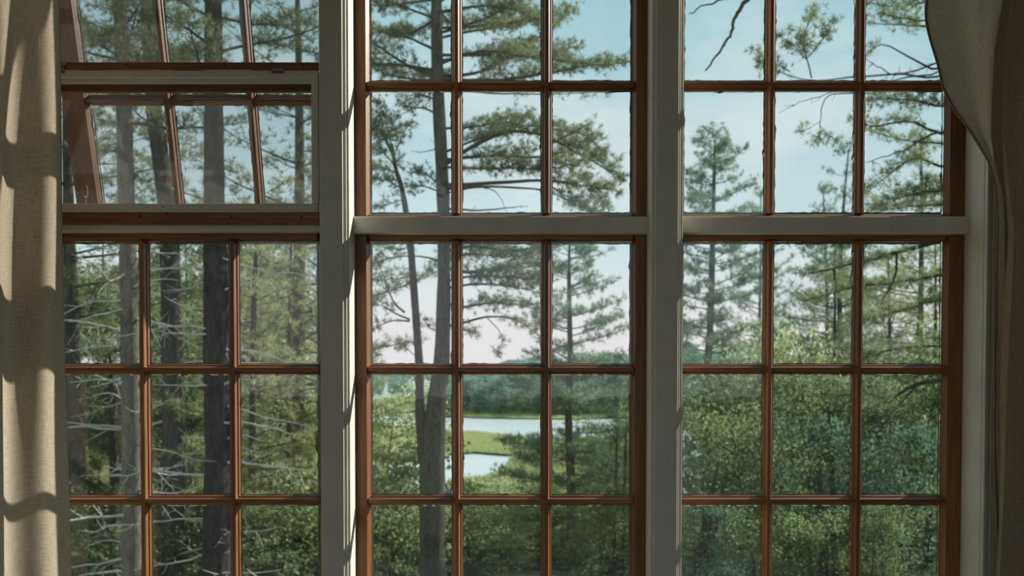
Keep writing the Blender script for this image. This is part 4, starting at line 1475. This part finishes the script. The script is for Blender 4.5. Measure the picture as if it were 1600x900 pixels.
# ------------------------------------------------------------------ leafy trees and shrubs
for kind, px, yt, Y, wide, lab in [
    ('leafL', 596, 586, 24, 0.9, 'pale green leafy tree left of the forked trunk'),
    ('bushL', 618, 700, 20, 1.2, 'light leafy shrub at the foot of the forked trunk'),
    ('leafL', 562, 630, 22, 0.9, 'leafy tree behind the left post'),
    ('bushM', 735, 765, 26, 1.2, 'shrub below the pond in the middle panes'),
    ('bushL', 790, 752, 34, 1.5, 'light shrub at the pond edge in the middle panes'),
    ('bushM', 845, 745, 30, 1.1, 'shrub right of the pond behind the slender pine'),
    ('leafM', 850, 690, 40, 0.7, 'small leafy tree standing between pond and slender pine'),
    ('bushM', 725, 795, 18, 1.1, 'dark shrub right of the thick trunk base'),
    ('bushL', 800, 835, 19, 1.2, 'dark shrub in the lowest middle panes'),
    ('bushM', 850, 790, 22.5, 1.1, 'dark shrub around the foot of the slender pine'),
    ('bushM', 610, 785, 17, 1.1, 'dark shrub left of the thick trunk base'),
    ('bushM', 950, 770, 16, 1.2, 'mid green shrub in the lowest right corner of the middle window'),
    ('leafL', 965, 640, 24, 0.8, 'thin leafy tree right of the slender pine'),
    ('leafM', 1105, 566, 19, 1.0, 'broad green leafy tree under the lone bluish pine'),
    ('leafL', 1240, 520, 22, 0.8, 'yellowish leafy tree in the middle column of right panes'),
    ('leafL', 1290, 495, 20, 0.7, 'bright yellow-green tree top under the long limb'),
    ('leafL', 1420, 480, 22, 0.8, 'yellowish leafy tree behind the low limb'),
    ('leafT', 1270, 630, 15, 0.9, 'bluish leafy tree in the middle column of lower right panes'),
    ('leafT', 1425, 640, 14.5, 0.9, 'bluish leafy tree below the low limb by the right stile'),
    ('leafM', 1180, 640, 15, 0.9, 'dark leafy tree beside the first upright muntin of the right window'),
    ('leafM2', 1340, 570, 18, 0.9, 'leafy tree behind the second muntin of the right window'),
    ('leafM', 1480, 560, 18, 0.9, 'leafy tree behind the right stile'),
    ('leafT', 1090, 760, 12, 0.9, 'dark bluish tree in the lowest left pane of the right window'),
    ('leafM2', 1230, 775, 11.5, 0.9, 'dark small tree in the lowest middle pane of the right window'),
    ('leafM2', 1370, 770, 11.5, 0.9, 'dark small tree in the lowest right pane of the right window'),
    ('bushL', 1290, 850, 17, 1.0, 'sunny shrub low behind the dark trunks of the right window'),
    ('bushL', 1150, 860, 18, 1.0, 'sunny shrub low in the first column of the right window'),
    ('leafM', 130, 420, 24, 1.0, 'green leafy tree behind the pale trunk near the curtain'),
    ('leafM', 250, 440, 26, 1.0, 'green leafy tree behind the leaning trunk'),
    ('leafM', 345, 470, 25, 1.0, 'green leafy tree behind the thick dark trunk'),
    ('leafL', 450, 520, 23, 0.9, 'lighter leafy tree behind the young pine'),
    ('leafM2', 180, 560, 20, 1.0, 'low leafy tree between the pale trunk and curtain'),
    ('leafM2', 300, 580, 21, 1.0, 'low leafy tree between the leaning and thick trunks'),
    ('leafM', 152, 665, 19.5, 0.8, 'small leafy tree close left of the pale trunk'),
    ('bushM', 150, 770, 15, 1.2, 'shrub at the foot of the pale trunk'),
    ('bushM', 270, 780, 16, 1.2, 'shrub at the foot of the leaning trunk'),
    ('bushM', 400, 780, 15, 1.2, 'shrub at the foot of the young pine'),
    ('bushL', 470, 730, 17, 1.2, 'lighter shrub beside the left post'),
]:
    plant(kind, px, yt, Y, lab, None, wide)

r = np.random.default_rng(44)
for i in range(22):          # understory on the slope
    plant(['bushL', 'bushL', 'leafL', 'bushM', 'leafL'][i % 5], 575 + 20 * i + r.uniform(-8, 8), r.uniform(772, 815) if i % 5 not in (2, 4) else r.uniform(765, 790), 21 + (i * 7 % 11) * 1.5,
          'leafy plant of the undergrowth on the slope in the lowest middle panes', 'undergrowth below the marsh', 1.3)
for i in range(12):
    plant(['leafM', 'bushM', 'leafM2'][i % 3], 95 + 32 * i + r.uniform(-8, 8), r.uniform(640, 720), 24 + (i * 5 % 7) * 1.6,
          'leafy plant of the undergrowth between the trunks of the left window', 'undergrowth of the left woods', 1.1)

# woods further back on both flanks, all alike
r = np.random.default_rng(99)
for i in range(34):
    px = r.uniform(-60, 430)
    Y = r.uniform(28, 52)
    plant(['pineA', 'pineB', 'leafM', 'leafM2', 'pineC'][i % 5], px, r.uniform(330, 560), Y, 'tree in the dim woods far behind the left window trunks', 'woods behind the left window', 0.6)
for i in range(30):
    px = r.uniform(1040, 1620)
    Y = r.uniform(28, 52)
    plant(['pineA', 'leafM', 'leafL', 'leafT', 'pineC'][i % 5], px, r.uniform(540, 640), Y, 'tree in the woods far behind the right window trees', 'woods behind the right window', 0.8)
# a few dark slim trunks in the lower right window
for px, y0, y1, w0, w1, Y, lab, lean in [(1105, 780, 900, 9, 14, 13, 'leaning dark trunk in the lowest left pane of the right window', -18),
                                          (1300, 690, 900, 6, 11, 16, 'slim pale trunk in the middle column of lower right panes', 6),
                                          (1285, 790, 900, 12, 16, 12.5, 'dark trunk in the lowest middle pane of the right window', 4),
                                          (962, 730, 900, 4, 6, 17, 'thin left stem of the two beside the middle window right stile', -3),
                                          (976, 720, 900, 5, 7, 17.5, 'thin right stem of the two beside the middle window right stile', -3),
                                          (1375, 700, 900, 6, 9, 16, 'thin trunk in the last column of lower right panes', 5),
                                          (175, 610, 900, 8, 11, 19, 'thin grey trunk between curtain and pale trunk', 4),
                                          (225, 600, 900, 5, 8, 20, 'thin grey trunk just behind the left muntin', -6)]:
    tr_ = Tree('bare_trunk', lab, [(px - lean, y0 - 60, w0 * 0.3), (px - lean * 0.3, y0, w0), (px + lean, y1, w1)], Y, int(px), 'bark_dark' if w1 > 9 else 'bark')
    for j in range(5):
        z = P(px, y0 - 40 + 50 * j, Y)[2]
        c, rr = tr_.axis(z)
        p = c - tr_.o
        d = np.array([tr_.r.choice([-1, 1]) * tr_.r.uniform(.3, .8), tr_.r.normal(0, .3), .35])
        tr_.bough3([p, p + d * .5, p + d], 0.012, dead=True, mat='bark', depth=1, sub=.3, dens=3)

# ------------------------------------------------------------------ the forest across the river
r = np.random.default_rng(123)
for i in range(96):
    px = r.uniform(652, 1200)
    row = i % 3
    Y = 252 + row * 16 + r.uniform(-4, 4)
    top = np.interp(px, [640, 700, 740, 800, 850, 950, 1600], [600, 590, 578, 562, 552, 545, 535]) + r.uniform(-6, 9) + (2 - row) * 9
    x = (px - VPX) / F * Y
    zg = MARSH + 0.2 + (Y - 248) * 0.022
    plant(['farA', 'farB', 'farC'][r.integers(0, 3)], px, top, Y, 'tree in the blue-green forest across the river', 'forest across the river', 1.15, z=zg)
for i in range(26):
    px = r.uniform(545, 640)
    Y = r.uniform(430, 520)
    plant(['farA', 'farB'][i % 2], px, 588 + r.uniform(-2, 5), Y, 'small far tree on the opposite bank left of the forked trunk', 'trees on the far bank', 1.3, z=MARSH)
